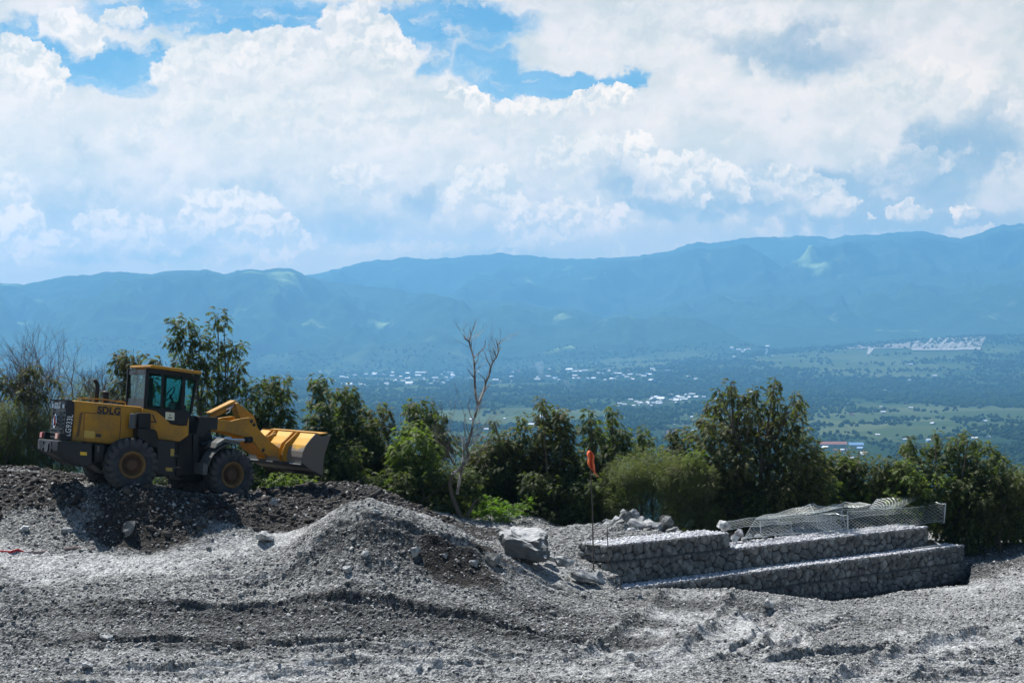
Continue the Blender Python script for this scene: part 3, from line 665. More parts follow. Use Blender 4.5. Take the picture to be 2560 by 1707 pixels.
# hood, grille and rear
b = LB(); b.ext(FR, [(540, 526), (1290, 597), (1300, 640), (1300, 960), (930, 1000), (512, 966), (525, 900), (548, 600)], .66, -.66, .66); hood = b.done('hood', M_YEL, bevel=.04)
b = LB()
for i in range(9):
    y0 = 650 + i * 29; x0 = 606 - i * 4.4
    b.ext(FR, [(x0, y0 + 26), (x0 + 34, y0 - 4), (x0 + 32, y0 + 12), (x0 - 2, y0 + 42)], .662, .655, .668)
b.done('louvre', M_INK, hood, bevel=0)
b = LB(); b.strip(FR, [(652, 940), (655, 657), (1058, 690), (1040, 950)], .662, .014, .655, .666); b.ext(FR, [(785, 888), (838, 892), (836, 926), (783, 922)], .662, .655, .672); b.done('panel_seam', M_INK, hood, bevel=0)
b = LB(); b.ext(FR, [(655, 850), (772, 862), (766, 940), (650, 930)], .662, .655, .668); b.done('sticker', mat('faded yellow sticker', (0.55, 0.36, 0.06), .5), hood, bevel=0)
x, z = FR.px(r1(928, 640), .668)
ex_ = FR.pt(*(lambda a: (a[0], .668, a[1]))(FR.px(r1(1060, 652), .668))) - FR.pt(*(lambda a: (a[0], .668, a[1]))(FR.px(r1(795, 630), .668)))
text_mesh('SDLG', 'lettering', M_INK, FR.pt(x, .668, z), ex_, np.cross(FR.r, ex_), .235, hood, .045, 1.0)
b = LB(); b.ext(FR, [(400, 516), (500, 519), (546, 535), (548, 620), (514, 968), (425, 958), (462, 600), (470, 530)], .66, -.665, .665); gril = b.done('grille', M_DGR, bevel=.03)
# rear face features: a frame on the sloping rear plane
gx0, gz0 = FR.px(r1(462, 560), .66); gx1, gz1 = FR.px(r1(425, 958), .66)
def rear(w, t, off=0.0):     # t 0 top .. 1 bottom
    return FR.pt(gx0 + (gx1 - gx0) * t - .012 - off, w, gz0 + (gz1 - gz0) * t)
b = LB()
for i in range(7):
    t = .22 + i * .115
    V = [rear(-.56, t, -.02), rear(.56, t, -.02), rear(.56, t + .07, -.02), rear(-.56, t + .07, -.02), rear(-.54, t + .02, .008), rear(.54, t + .02, .008), rear(.54, t + .05, .008), rear(-.54, t + .05, .008)]
    b.add(V, [(0, 1, 5, 4), (1, 2, 6, 5), (2, 3, 7, 6), (3, 0, 4, 7), (4, 5, 6, 7)])
b.done('slats', M_BLK, gril, bevel=0)
exr = FR.r; eyr = rear(0, 0) - rear(0, 1)
text_mesh('SDLG', 'lettering', M_WHT, rear(0, .07, .03), exr, eyr, .20, gril, .045, 1.1)
for w in (-.5, .5):
    b = LB(); b.add([rear(w - .07, .02, .02), rear(w + .07, .02, .02), rear(w + .07, .13, .02), rear(w - .07, .13, .02), rear(w - .07, .02, 0), rear(w + .07, .02, 0), rear(w + .07, .13, 0), rear(w - .07, .13, 0)], [(0, 1, 2, 3), (0, 1, 5, 4), (1, 2, 6, 5), (2, 3, 7, 6), (3, 0, 4, 7)]); b.done('reversing_lamp', M_WHT, gril, bevel=0)
b = LB(); c0 = rear(.0, .50, .05)
ring = [c0 + FR.r * .13 * math.cos(a) + (eyr / np.linalg.norm(eyr)) * .16 * math.sin(a) for a in np.linspace(0, 2 * math.pi, 25)]
b.tube(ring, .022, 6, 0, False)
b.tube([c0 - FR.r * .07 - eyr / np.linalg.norm(eyr) * .09, c0 + eyr / np.linalg.norm(eyr) * .11, c0 + FR.r * .07 - eyr / np.linalg.norm(eyr) * .09], .018, 5, 1)
b.done('badge', [M_CHR, M_REDI], gril, bevel=0)
q0 = FR.pt(*(lambda a: (a[0], .672, a[1]))(FR.px(r1(478, 895), .668))); q1 = FR.pt(*(lambda a: (a[0], .672, a[1]))(FR.px(r1(505, 700), .668)))
text_mesh('LG933L', 'model_lettering', M_WHT, (q0 + q1) / 2, q1 - q0, np.cross(FR.r, q1 - q0), .20, gril, .008, .8)
b = LB(); b.ext(FR, [(370, 960), (745, 1000), (742, 1235), (640, 1255), (365, 1088)], .98, -.98, .98); cw = b.done('counterweight', M_DGR, bevel=.04)
cx0, cz0 = FR.px(r1(370, 960), .98); cx1, cz1 = FR.px(r1(365, 1088), .98)
b = LB(); xm = min(cx0, cx1)
b.box(FR, xm - .012, xm + .1, -.16, .16, cz0 - .30, cz0 - .10)
for w in (-.42, .36):
    b.box(FR, xm - .012, xm + .1, w, w + .06, cz0 - .14, cz0 - .05); b.box(FR, xm - .012, xm + .1, w, w + .06, cz0 - .30, cz0 - .22)
b.done('towing_recess', M_INK, cw, bevel=0)
b = LB(); b.ext(FR, [(612, 1083), (685, 1090), (683, 1124), (612, 1120)], .985, .97, .99); b.done('reflector', M_REFL, cw, bevel=0)
for w0, m_ in ((-.93, M_LAMPR), (.55, M_LAMPO)):
    b = LB(); b.box(FR, cx0 + .06, cx0 + .22, w0, w0 + .34, cz0 + .01, cz0 + .19, 0); b.box(FR, cx0 + .02, cx0 + .06, w0 + .02, w0 + .24, cz0 + .03, cz0 + .17, 1); b.done('tail_lamp', [M_BLK, m_], bevel=.01)
# chassis under the hood
b = LB(); b.ext(FR, [(745, 985), (1690, 960), (1640, 1330), (1500, 1360), (900, 1330), (745, 1220)], .5, -.5, .5); b.done('rear_chassis', M_BLK)
b = LB(); b.ext(FR, [(770, 1010), (880, 1010), (860, 1180), (770, 1200)], .9, .4, .9); b.ext(FR, [(797, 1015), (822, 1018), (818, 1095), (796, 1090)], .92, .9, .93, 1); b.done('side_bracket', [M_BLK, M_GRY])
b = LB(); b.ext(FR, [(1440, 950), (1645, 975), (1636, 1345), (1440, 1330), (1455, 1100)], 1.0, .5, 1.0); st = b.done('fuel_tank', M_DGR)
M_WREF = mat('worn yellow reflector', (0.35, 0.25, 0.04), .5)
for q in ([(1598, 1050), (1638, 1054), (1632, 1132), (1594, 1128)], [(1546, 1253), (1618, 1260), (1614, 1298), (1545, 1292)]):
    b = LB(); b.ext(FR, q, 1.01, .99, 1.012); b.done('reflector', M_WREF, st, bevel=0)
b = LB(); b.strip(FR, [(1618, 1252), (1700, 1256)], 1.0, .03, .7, 1.0); b.done('step', M_GRY)
b = LB(); b.strip(FR, [(1630, 1130), (1690, 1130)], 1.0, .03, .6, .9); b.done('step', M_GRY)
# cab
b = LB(); b.ext(FR, [(1296, 610), (1440, 640), (1545, 722), (1598, 782), (1700, 800), (1765, 800), (1790, 700), (1800, 740), (1792, 905), (1695, 975), (1460, 950), (1440, 858), (1380, 838), (1296, 830)], .80, -.80, .80); cab = b.done('cab_body', M_YEL, bevel=.02)
for w0, w1 in ((.66, 1.08), (-1.08, -.66)):
    b = LB(); b.ext(FR, [(1240, 826), (1430, 842), (1470, 1040), (1400, 1035), (1330, 975), (1240, 930)], 1.08, w0, w1); b.done('rear_fender', M_BLK, bevel=.02)
b = LB()
for sgn in (1, -1):
    w0, w1 = (.74, .80) if sgn > 0 else (-.80, -.74)
    def st_(q, wd, a=w0, c=w1, m=0): b.strip(FR, q, .78, wd, a, c, m)
    st_([(1345, 190), (1318, 600)], .085); st_([(1512, 245), (1498, 640)], .055); st_([(1745, 250), (1725, 640)], .085)
    st_([(1345, 200), (1800, 250)], .11); st_([(1318, 600), (1500, 640)], .05)
    A = [(1300, 606), (1440, 632), (1545, 714), (1600, 775), (1775, 800), (1800, 640), (1500, 612)]
    b.ext(FR, A, .80, w0 + .006 * sgn, w1 + .006 * sgn)
st2 = LB()
xr, zr = FR.px(r1(1345, 200), .78); xb, zb_ = FR.px(r1(1318, 600), .78); xf, zf = FR.px(r1(1745, 250), .78); xg, zg = FR.px(r1(1735, 640), .78)
b.box(FR, xb - .02, xb + .05, -.74, .74, zb_ - .10, zb_ + .22)                # rear wall below the window
b.box(FR, xr - .02, xr + .05, -.74, .74, zr - .10, zr + .02)
b.box(FR, xb, xb + .06, -.30, -.24, zb_, zr)                                   # window mullion
for w in (-.52, .52): b.tb(FR, [(xf + .42, w, zf - .05), (xf + .38, w, zg + .0), (xf + .1, w * 1.2, zg - .55)], .045, 6)
b.box(FR, xf - .1, xf + .46, -.62, .62, zf - .07, zf + .02); b.box(FR, xf + .30, xf + .38, -.5, .5, zg - .5, zg + .02)
b.done('cab_frame', M_BLK, cab, bevel=.006)
b = LB()
for w in (.77, -.77):
    b.ext(FR, [(1350, 215), (1500, 240), (1490, 620), (1328, 600)], w, w - .004, w + .004); b.ext(FR, [(1520, 245), (1735, 262), (1718, 640), (1508, 625)], w, w - .004, w + .004)
b.add([FR.pt(xr, -.74, zr - .05), FR.pt(xr, .74, zr - .05), FR.pt(xb + .01, .74, zb_ + .2), FR.pt(xb + .01, -.74, zb_ + .2)], [(0, 1, 2, 3)])
for sg in (1, -1): b.add([FR.pt(xf, .77 * sg, zf - .05), FR.pt(xf + .42, .52 * sg, zf - .05), FR.pt(xf + .38, .52 * sg, zg), FR.pt(xg, .77 * sg, zg)], [(0, 1, 2, 3)])
b.add([FR.pt(xf + .42, .52, zf - .05), FR.pt(xf + .42, -.52, zf - .05), FR.pt(xf + .38, -.52, zg), FR.pt(xf + .38, .52, zg)], [(0, 1, 2, 3)])
b.done('window', M_GLASS, cab, bevel=0)
b = LB(); b.ext(FR, [(1385, 138), (1550, 158), (1942, 212), (1938, 240), (1830, 232), (1380, 168)], .9, -.9, .9); roof = b.done('roof', M_YEL, cab, bevel=.02)
b = LB(); b.ext(FR, [(1542, 650), (1640, 660), (1636, 744), (1538, 732)], .815, .806, .818, 0); b.ext(FR, [(1570, 706), (1616, 710), (1614, 724), (1569, 720)], .82, .815, .821, 1); b.ext(FR, [(1582, 690), (1592, 670), (1594, 682), (1600, 684), (1588, 702), (1588, 690)], .82, .815, .821, 1); b.done('sticker', [M_CREAM, M_GRY], cab, bevel=0)
# seat, console and steering wheel behind the glass
sx_, sz_ = FR.px(r1(1400, 560), 0)
b = LB(); b.box(FR, sx_ - .12, sx_ + .42, -.25, .25, sz_ - .45, sz_ - .05); b.prism(FR, [(sx_ - .18, sz_ - .1), (sx_ - .05, sz_ - .1), (sx_ - .13, sz_ + .65), (sx_ - .26, sz_ + .62)], -.24, .24); b.prism(FR, [(sx_ - .22, sz_ + .66), (sx_ - .14, sz_ + .66), (sx_ - .17, sz_ + .86), (sx_ - .24, sz_ + .86)], -.13, .13); b.done('driver_seat', M_BLK, cab, bevel=.03)
cx_, cz_ = FR.px(r1(1625, 560), .2)
b = LB(); b.prism(FR, [(cx_ - .1, cz_ - .6), (cx_ + .35, cz_ - .6), (cx_ + .30, cz_ - .02), (cx_ + .05, cz_ + .06)], -.3, .35); b.tb(FR, [(cx_ + .08, 0, cz_), (cx_ - .05, 0, cz_ + .22)], .03)
ring = [FR.pt(cx_ - .06 + .09 * math.sin(a), .22 * math.cos(a), cz_ + .24 + .18 * math.sin(a)) for a in np.linspace(0, 2 * math.pi, 21)]; b.tube(ring, .018, 5, 0, False); b.done('steering_console', M_BLK, cab)
# battery and air canisters beside the cab
b = LB(); b.ext(FR, [(1240, 660), (1385, 668), (1380, 835), (1250, 828)], 1.0, .66, 1.0, 0); q = FR.px(r1(1192, 745), .9); b.tb(FR, [(q[0], .86, q[1] - .2), (q[0], .86, q[1] + .17)], .095, 10, 1); b.done('air_tank', [M_BLK, M_GRY], bevel=.02)
b = LB(); b.ext(FR, [(1395, 680), (1408, 678), (1448, 770), (1372, 764), (1374, 750), (1425, 752)], .812, .80, .816); b.done('warning_mark', mat('dark brown mark', (0.06, 0.02, 0.015), .6), cab, bevel=0)
# hood top fittings
b = LB()
def hp(px_, w): return (lambda a: (a[0], w, a[1]))(FR.px(r1(*px_), w))
b.tb(FR, [hp((585, 528), .5), hp((598, 502), .5), hp((745, 508), .5), hp((860, 512), .5), hp((1105, 548), .5), hp((1108, 585), .5)], .016, 6)
for q in ((745, 508), (860, 512)): a = hp(q, .5); b.tb(FR, [a, (a[0], .5, a[2] - .12)], .014, 6)
b.done('handrail', M_YEL, hood, bevel=0)
b = LB(); b.tb(FR, [hp((788, 545), .15), hp((795, 440), .15), hp((800, 365), .15), hp((790, 330), .15), hp((764, 300), .15)], [.055, .055, .055, .052, .05], 10); b.done('exhaust_pipe', M_BLK, smooth=True, bevel=0)
b = LB(); a = hp((890, 550), .1); c = hp((890, 440), .1); b.tb(FR, [a, c], .075, 12); b.tb(FR, [(c[0], c[1], c[2] - .01), (c[0], c[1], c[2] + .01), (c[0], c[1], c[2] + .04)], [.11, .11, .05], 12); b.done('air_intake', M_BLK, smooth=False, bevel=0)

# wheels
def wheel(fr, w, name='wheel'):
    c = fr.pt(0, w, 0); out = 1 if w > 0 else -1
    e = bpy.data.objects.new(name, None); COL.objects.link(e); e.parent = loader; e.location = tuple(c - LO)
    def P3(rad, ww, a): return fr.f * rad * math.cos(a) + fr.u * rad * math.sin(a) + fr.r * ww
    n = 64
    def rev(prof, mats, nm, par, mi=None, smooth=True):
        V = [P3(r_, ww, 2 * math.pi * i / n) for i in range(n) for r_, ww in prof]; k = len(prof)
        F = [(i * k + j, i * k + j + 1, ((i + 1) % n) * k + j + 1, ((i + 1) % n) * k + j) for i in range(n) for j in range(k - 1)]
        return link(nm, mesh(nm, V, F, mats, smooth), par)
    o = out
    # tyre with lugs in one mesh
    prof = [(.33, .17), (.36, .205), (.42, .228), (.50, .232), (.57, .222), (.615, .19), (.63, .12), (.632, 0), (.63, -.12), (.615, -.19), (.57, -.222), (.50, -.232), (.42, -.228), (.36, -.205), (.33, -.17)]
    V = [P3(r_, ww, 2 * math.pi * i / n) for i in range(n) for r_, ww in prof]; k = len(prof)
    F = [(i * k + j, i * k + j + 1, ((i + 1) % n) * k + j + 1, ((i + 1) % n) * k + j) for i in range(n) for j in range(k - 1)]
    mi = [0] * len(F)
    for i in range(22):
        for sd_ in (1, -1):
            a0 = 2 * math.pi * (i + (.5 if sd_ < 0 else 0)) / 22; da = .075
            ids = len(V)
            for (r_, ww, off) in [(.56, .235, .0), (.640, .215, .02), (.672, .17, .05), (.675, .01, .20)]:
                ri = r_ - .06
                V += [P3(r_, ww * sd_, a0 - off - da), P3(r_, ww * sd_, a0 - off + da), P3(ri, ww * sd_, a0 - off - da * 1.25), P3(ri, ww * sd_, a0 - off + da * 1.25)]
            for q in range(3):
                A = ids + q * 4; B = A + 4
                for f_ in [(A, A + 1, B + 1, B), (A, B, B + 2, A + 2), (A + 1, A + 3, B + 3, B + 1)]: F.append(f_); mi.append(1)
            F.append((ids, ids + 1, ids + 3, ids + 2)); mi.append(1); A = ids + 12; F.append((A, A + 1, A + 3, A + 2)); mi.append(1)
    ty = link('tyre', mesh('tyre', V, F, [M_TYRE, M_TREAD], False, mi), e)
    for p_, f_ in zip(ty.data.polygons, mi): p_.use_smooth = (f_ == 0)
    rev([(.30, .10 * o), (.345, .185 * o), (.335, .205 * o), (.30, .20 * o), (.265, .16 * o), (.25, .05 * o)], M_RIM, 'rim', e)
    rev([(.27, .055 * o), (.20, .04 * o), (.165, .06 * o), (.15, .14 * o), (.12, .165 * o), (.06, .17 * o), (.0, .17 * o)], M_HUB, 'hub', e)
    return e
for fr in (FR, FF):
    for w in (.90, -.90): wheel(fr, w)
    b = LB(); b.tb(fr, [(0, -.8, 0), (0, -.3, 0), (0, 0, 0), (0, .3, 0), (0, .8, 0)], [.13, .16, .26, .16, .13], 10); b.done('axle', M_BLK, smooth=True, bevel=0)
# front frame
k2 = r2
b = LB(); b.ext(FF, [(285, 520), (530, 545), (520, 690), (455, 705), (490, 860), (470, 960), (450, 1180), (640, 1230), (640, 1330), (200, 1380), (110, 1350), (160, 900), (240, 760)], .35, -.35, .35, 0, k2)
b.ext(FR, [(1690, 900), (1900, 880), (1900, 1330), (1640, 1345)], .2, -.25, .25); b.done('front_chassis', M_BLK, bevel=.015)
b = LB(); b.ext(FF, [(300, 525), (540, 540), (530, 700), (420, 700), (330, 800), (250, 770)], .42, .30, .46, 0, k2); b.ext(FF, [(205, 760), (250, 770), (260, 1100), (200, 1120)], .42, .3, .5, 0, k2); b.done('tower_plate', M_DGR)
b = LB()
for a, c in (((180, 575), (290, 560)), ((175, 600), (280, 600)), ((170, 640), (270, 660))):
    b.tb(FF, [(lambda t_: (t_[0], .25, t_[1]))(FF.px(k2(*a), .25)), (lambda t_: (t_[0], .25, t_[1] + .05))(FF.px(k2((a[0] + c[0]) / 2, (a[1] + c[1]) / 2), .25)), (lambda t_: (t_[0], .25, t_[1]))(FF.px(k2(*c), .25))], .02, 6)
b.done('hydraulic_hose', M_BLK, bevel=0)
for sg in (1, -1):
    b = LB(); pr = []
    for a in np.linspace(R(84), R(168), 12): pr.append((.80 * math.cos(a), .80 * math.sin(a)))
    outr = [(p_[0] * 1.03, p_[1] * 1.03) for p_ in pr]
    w0, w1 = (.70, 1.13) if sg > 0 else (-1.13, -.70)
    b.prism(FF, pr + outr[::-1], w0, w1); b.prism(FF, [(.05, .80), (-.42, .80), (-.50, .72), (-.66, .62), (-.60, .76), (-.40, .90), (.10, .87)], w0, w1)
    b.prism(FF, [(-.80, .18), (-.80, -.08), (-.93, -.08), (-.95, .22)], w0, w1); b.done('front_fender', M_GRY, bevel=.008)
arm = [(455, 640), (528, 560), (720, 588), (820, 560), (960, 540), (1010, 545), (1080, 690), (1240, 860), (1385, 960), (1392, 1020), (1345, 1062), (1210, 1042), (1100, 970), (1020, 860), (900, 792), (700, 742), (460, 700)]
for w0, w1 in ((.36, .44), (-.44, -.36)):
    b = LB(); b.ext(FF, arm, .44, w0, w1, 0, k2)
    for q in ((985, 590), (1020, 635), (945, 825), (1140, 965)):
        a = FF.px(k2(*q), .44); b.tb(FF, [(a[0], w1 - .01 if w0 > 0 else w0 - .01, a[1]), (a[0], w1 + .02 if w0 > 0 else w0 + .01, a[1])], .05, 10, 1)
    b.done('lift_arm', [M_YEL, M_INK], bevel=.012)
b = LB(); a = FF.px(k2(1040, 760), .4); b.tb(FF, [(a[0], -.4, a[1]), (a[0], .4, a[1])], .10, 10); b.done('cross_tube', M_YEL, bevel=0)
b = LB(); b.ext(FF, [(765, 360), (790, 345), (850, 395), (1000, 515), (1040, 640), (1000, 760), (900, 700), (820, 560), (775, 440)], .05, -.12, .12, 0, k2); b.done('bell_crank', M_YEL, bevel=.012)
b = LB(); g = lambda q, w: (lambda a: (a[0], w, a[1]))(FF.px(k2(*q), w))
b.tb(FF, [g((430, 535), 0), g((640, 440), 0)], .075, 10, 0); b.tb(FF, [g((640, 440), 0), g((775, 375), 0)], .035, 8, 1); b.ext(FF, [(445, 478), (770, 316), (790, 330), (770, 350), (560, 445), (450, 500)], .1, -.12, .12, 0, k2); b.tb(FF, [g((690, 410), .12), g((710, 440), .14), g((690, 470), .14), g((650, 490), .12)], .018, 6, 1)
b.done('tilt_cylinder', [M_YEL, M_CHR], bevel=.008)
for w in (.55, -.55):
    b = LB(); b.tb(FF, [g((330, 900), w), g((620, 820), w)], .07, 10, 0); b.tb(FF, [g((600, 822), w), g((905, 835), w)], .035, 8, 1); b.tb(FF, [g((905, 835), w), g((985, 830), w)], .085, 10, 0); b.tb(FF, [g((490, 800), w), g((720, 800), w)], .02, 6, 1); b.done('lift_cylinder', [M_BLK, M_CHR], bevel=0)
b = LB(); b.tb(FF, [g((1010, 730), 0), g((1180, 810), 0), g((1300, 760), 0)], .05, 8); b.done('bucket_link', M_YEL, bevel=0)
# bucket
side = [FF.px(k2(*q), 1.22) for q in [(1820, 752), (1760, 815), (1690, 905), (1655, 985), (1640, 1060), (1642, 1135), (1740, 1215), (1905, 1293)]]
lip = [FF.px(k2(*q), 1.22) for q in [(1930, 1035), (1990, 850), (2020, 765), (1895, 790)]]
b = LB(); W = 1.22; th = .03
cen = np.mean(np.array(side), 0)
n = len(side); V = []; cols = []; NW = 2
tt = [0, .1, .28, .45, .7, 1, 1, 1]
inn = []
for i, s_ in enumerate(side):
    v = np.array(lip[0]) - np.array(s_); v = v / np.linalg.norm(v) * th; inn.append((s_[0] + v[0], s_[1] + v[1]))
prof = side + inn[::-1]; tcol = [.0, .22, .42, .58, .75, .95, 1, 1]; tcol = tcol + tcol[::-1]
for ww in (-W, W):
    for p_ in prof: V.append(FF.pt(p_[0], ww, p_[1]))
k = len(prof); F = [(i, (i + 1) % k, k + (i + 1) % k, k + i) for i in range(k)]
cols = np.zeros((len(V), 3)); cols[:, 0] = tcol + tcol
bk = link('bucket', mesh('bucket', np.array(V) - LO, F, M_BUK, False, cols=cols), loader)
for w0, w1 in ((W - .001, W + .03), (-W - .03, -W + .001)):
    b = LB(); b.prism(FF, side + lip, w0, w1); b.done('side_plate', M_SIDE if w0 > 0 else M_GRY, bk, bevel=.004)
b = LB(); tp = side[0]; b.prism(FF, [tp, (tp[0] + .16, tp[1] - .02), (tp[0] + .42, tp[1] + .06), (tp[0] + .40, tp[1] + .075), (tp[0] + .15, tp[1] + .02), (tp[0] - .01, tp[1] + .03)], -W, W); b.done('spill_guard', M_YEL, bk, bevel=.004)
for w in (.52, .34, -.50, -.68):
    b = LB(); ou = [(s_[0] - .11 - (.05 if 1 < i < 5 else 0), s_[1]) for i, s_ in enumerate(side[:6])]
    b.prism(FF, side[:6] + ou[::-1], w, w + .04); b.done('rib', M_YEL, bk, bevel=.004)
for w0, w1 in ((-1.2, -.75), (-.35, -.1), (.72, 1.2)):
    a = side[5]; b = LB(); b.box(FF, a[0] - .035, a[0] + .02, w0, w1, a[1] - .05, a[1] - .015); b.done('wear_edge', M_PALE, bk, bevel=0)
b = LB(); b.prism(FF, [(side[5][0], side[5][1] - .04), (side[7][0] + .05, side[7][1] - .03), (side[7][0] + .05, side[7][1]), (side[5][0], side[5][1])], -W, W); b.done('cutting_edge', M_DGR, bk, bevel=0)

# ------------------------------------------------------------------ gabion rows
def clip_cell(poly, mid, nrm):
    out = []
    for i in range(len(poly)):
        a = poly[i]; b_ = poly[(i + 1) % len(poly)]
        da = (a - mid) @ nrm; db = (b_ - mid) @ nrm
        if da <= 0: out.append(a)
        if da * db < 0: out.append(a + (b_ - a) * da / (da - db))
    return out
def face_stones(L, H, size, seed):
    """rounded stones filling a rectangle L x H: returns verts (s, z, out) and faces"""
    rg = np.random.RandomState(seed); asp = 1.4
    pts = []
    tries = 0
    while tries < L * H * 900:
        tries += 1; p = rg.rand(2) * [L, H]; r_ = size * rg.uniform(.45, 1.05) ** 1.0
        if all(((p[0] - q[0]) / asp) ** 2 + (p[1] - q[1]) ** 2 > (.5 * (r_ + q[2])) ** 2 for q in pts[-4000:]): pts.append((p[0], p[1], r_))
    A = np.array(pts); V = []; F = []
    for i, (x0, z0, r_) in enumerate(A):
        m = 2.2 * size; poly = [np.array(c) for c in ((max(0, x0 - m), max(0, z0 - m)), (min(L, x0 + m), max(0, z0 - m)), (min(L, x0 + m), min(H, z0 + m)), (max(0, x0 - m), min(H, z0 + m)))]
        dx = A[:, 0] - x0; dz = A[:, 1] - z0; near = np.where((dx * dx + dz * dz < (2.6 * size) ** 2))[0]
        for j in near:
            if j == i: continue
            e = np.array([dx[j], dz[j]]); dd = np.hypot(*e); e /= dd; w = r_ / (r_ + A[j, 2])
            poly = clip_cell(poly, np.array([x0, z0]) + e * dd * w, e)
            if len(poly) < 3: break
        if len(poly) < 3: continue
        poly = np.array(poly); c = poly.mean(0)
        for _ in range(1):
            nx = np.roll(poly, -1, 0); poly = np.stack([poly * .80 + nx * .20, poly * .20 + nx * .80], 1).reshape(-1, 2)
        if len(poly) > 26: poly = poly[::2]
        bulge = rg.uniform(.035, .09) * (r_ / size) ** .5; tilt = rg.uniform(-.3, .3, 2); base = len(V); n = len(poly)
        for sc, h_ in ((.95, -.3), (.89, .35), (.74, .80), (.42, 1.0)):
            for q in poly:
                d_ = (q - c) * sc; V.append((c[0] + d_[0], c[1] + d_[1], bulge * h_ + d_ @ tilt * .5 * (h_ > 0) + rg.uniform(-.004, .004)))
        V.append((c[0], c[1], bulge * 1.0))
        for k_ in range(3):
            for q in range(n): F.append((base + k_ * n + q, base + k_ * n + (q + 1) % n, base + (k_ + 1) * n + (q + 1) % n, base + (k_ + 1) * n + q))
        for q in range(n): F.append((base + 3 * n + q, base + 3 * n + (q + 1) % n, base + 4 * n))
    return np.array(V), F
_ico_v = None
def ico(sub=1):
    import bmesh
    bm = bmesh.new(); bmesh.ops.create_icosphere(bm, subdivisions=sub, radius=1.0)
    V = np.array([v_.co[:] for v_ in bm.verts]); F = np.array([[v_.index for v_ in f_.verts] for f_ in bm.faces]); bm.free(); return V, F
ICO1, ICO1F = ico(1); ICO2, ICO2F = ico(2); ICO3, ICO3F = ico(3)
def rocks_arrays(centers, radii, seed, base=None, flat=(.5, .9), jit=.22):
    """many small angular stones in one array"""
    rg = np.random.RandomState(seed); bv, bf = base or (ICO1, ICO1F); n = len(centers); k = len(bv)
    var = 12; shapes = []
    for i in range(var):
        s_ = bv * (1 + rg.uniform(-jit, jit, (k, 1))) * np.array([rg.uniform(.75, 1.3), rg.uniform(.7, 1.1), rg.uniform(*flat)]); shapes.append(s_)
    shapes = np.array(shapes)[rg.randint(0, var, n)]
    a = rg.rand(n) * 2 * math.pi; ca, sa = np.cos(a), np.sin(a)
    X = shapes[:, :, 0] * ca[:, None] - shapes[:, :, 1] * sa[:, None]; Y = shapes[:, :, 0] * sa[:, None] + shapes[:, :, 1] * ca[:, None]
    tl = rg.uniform(-.5, .5, n)[:, None]; Z = shapes[:, :, 2] + X * tl
    V = np.stack([X, Y, Z], 2) * radii[:, None, None] + centers[:, None]
    F = bf[None] + (np.arange(n) * k)[:, None, None]
    return V.reshape(-1, 3), F.reshape(-1, 3)

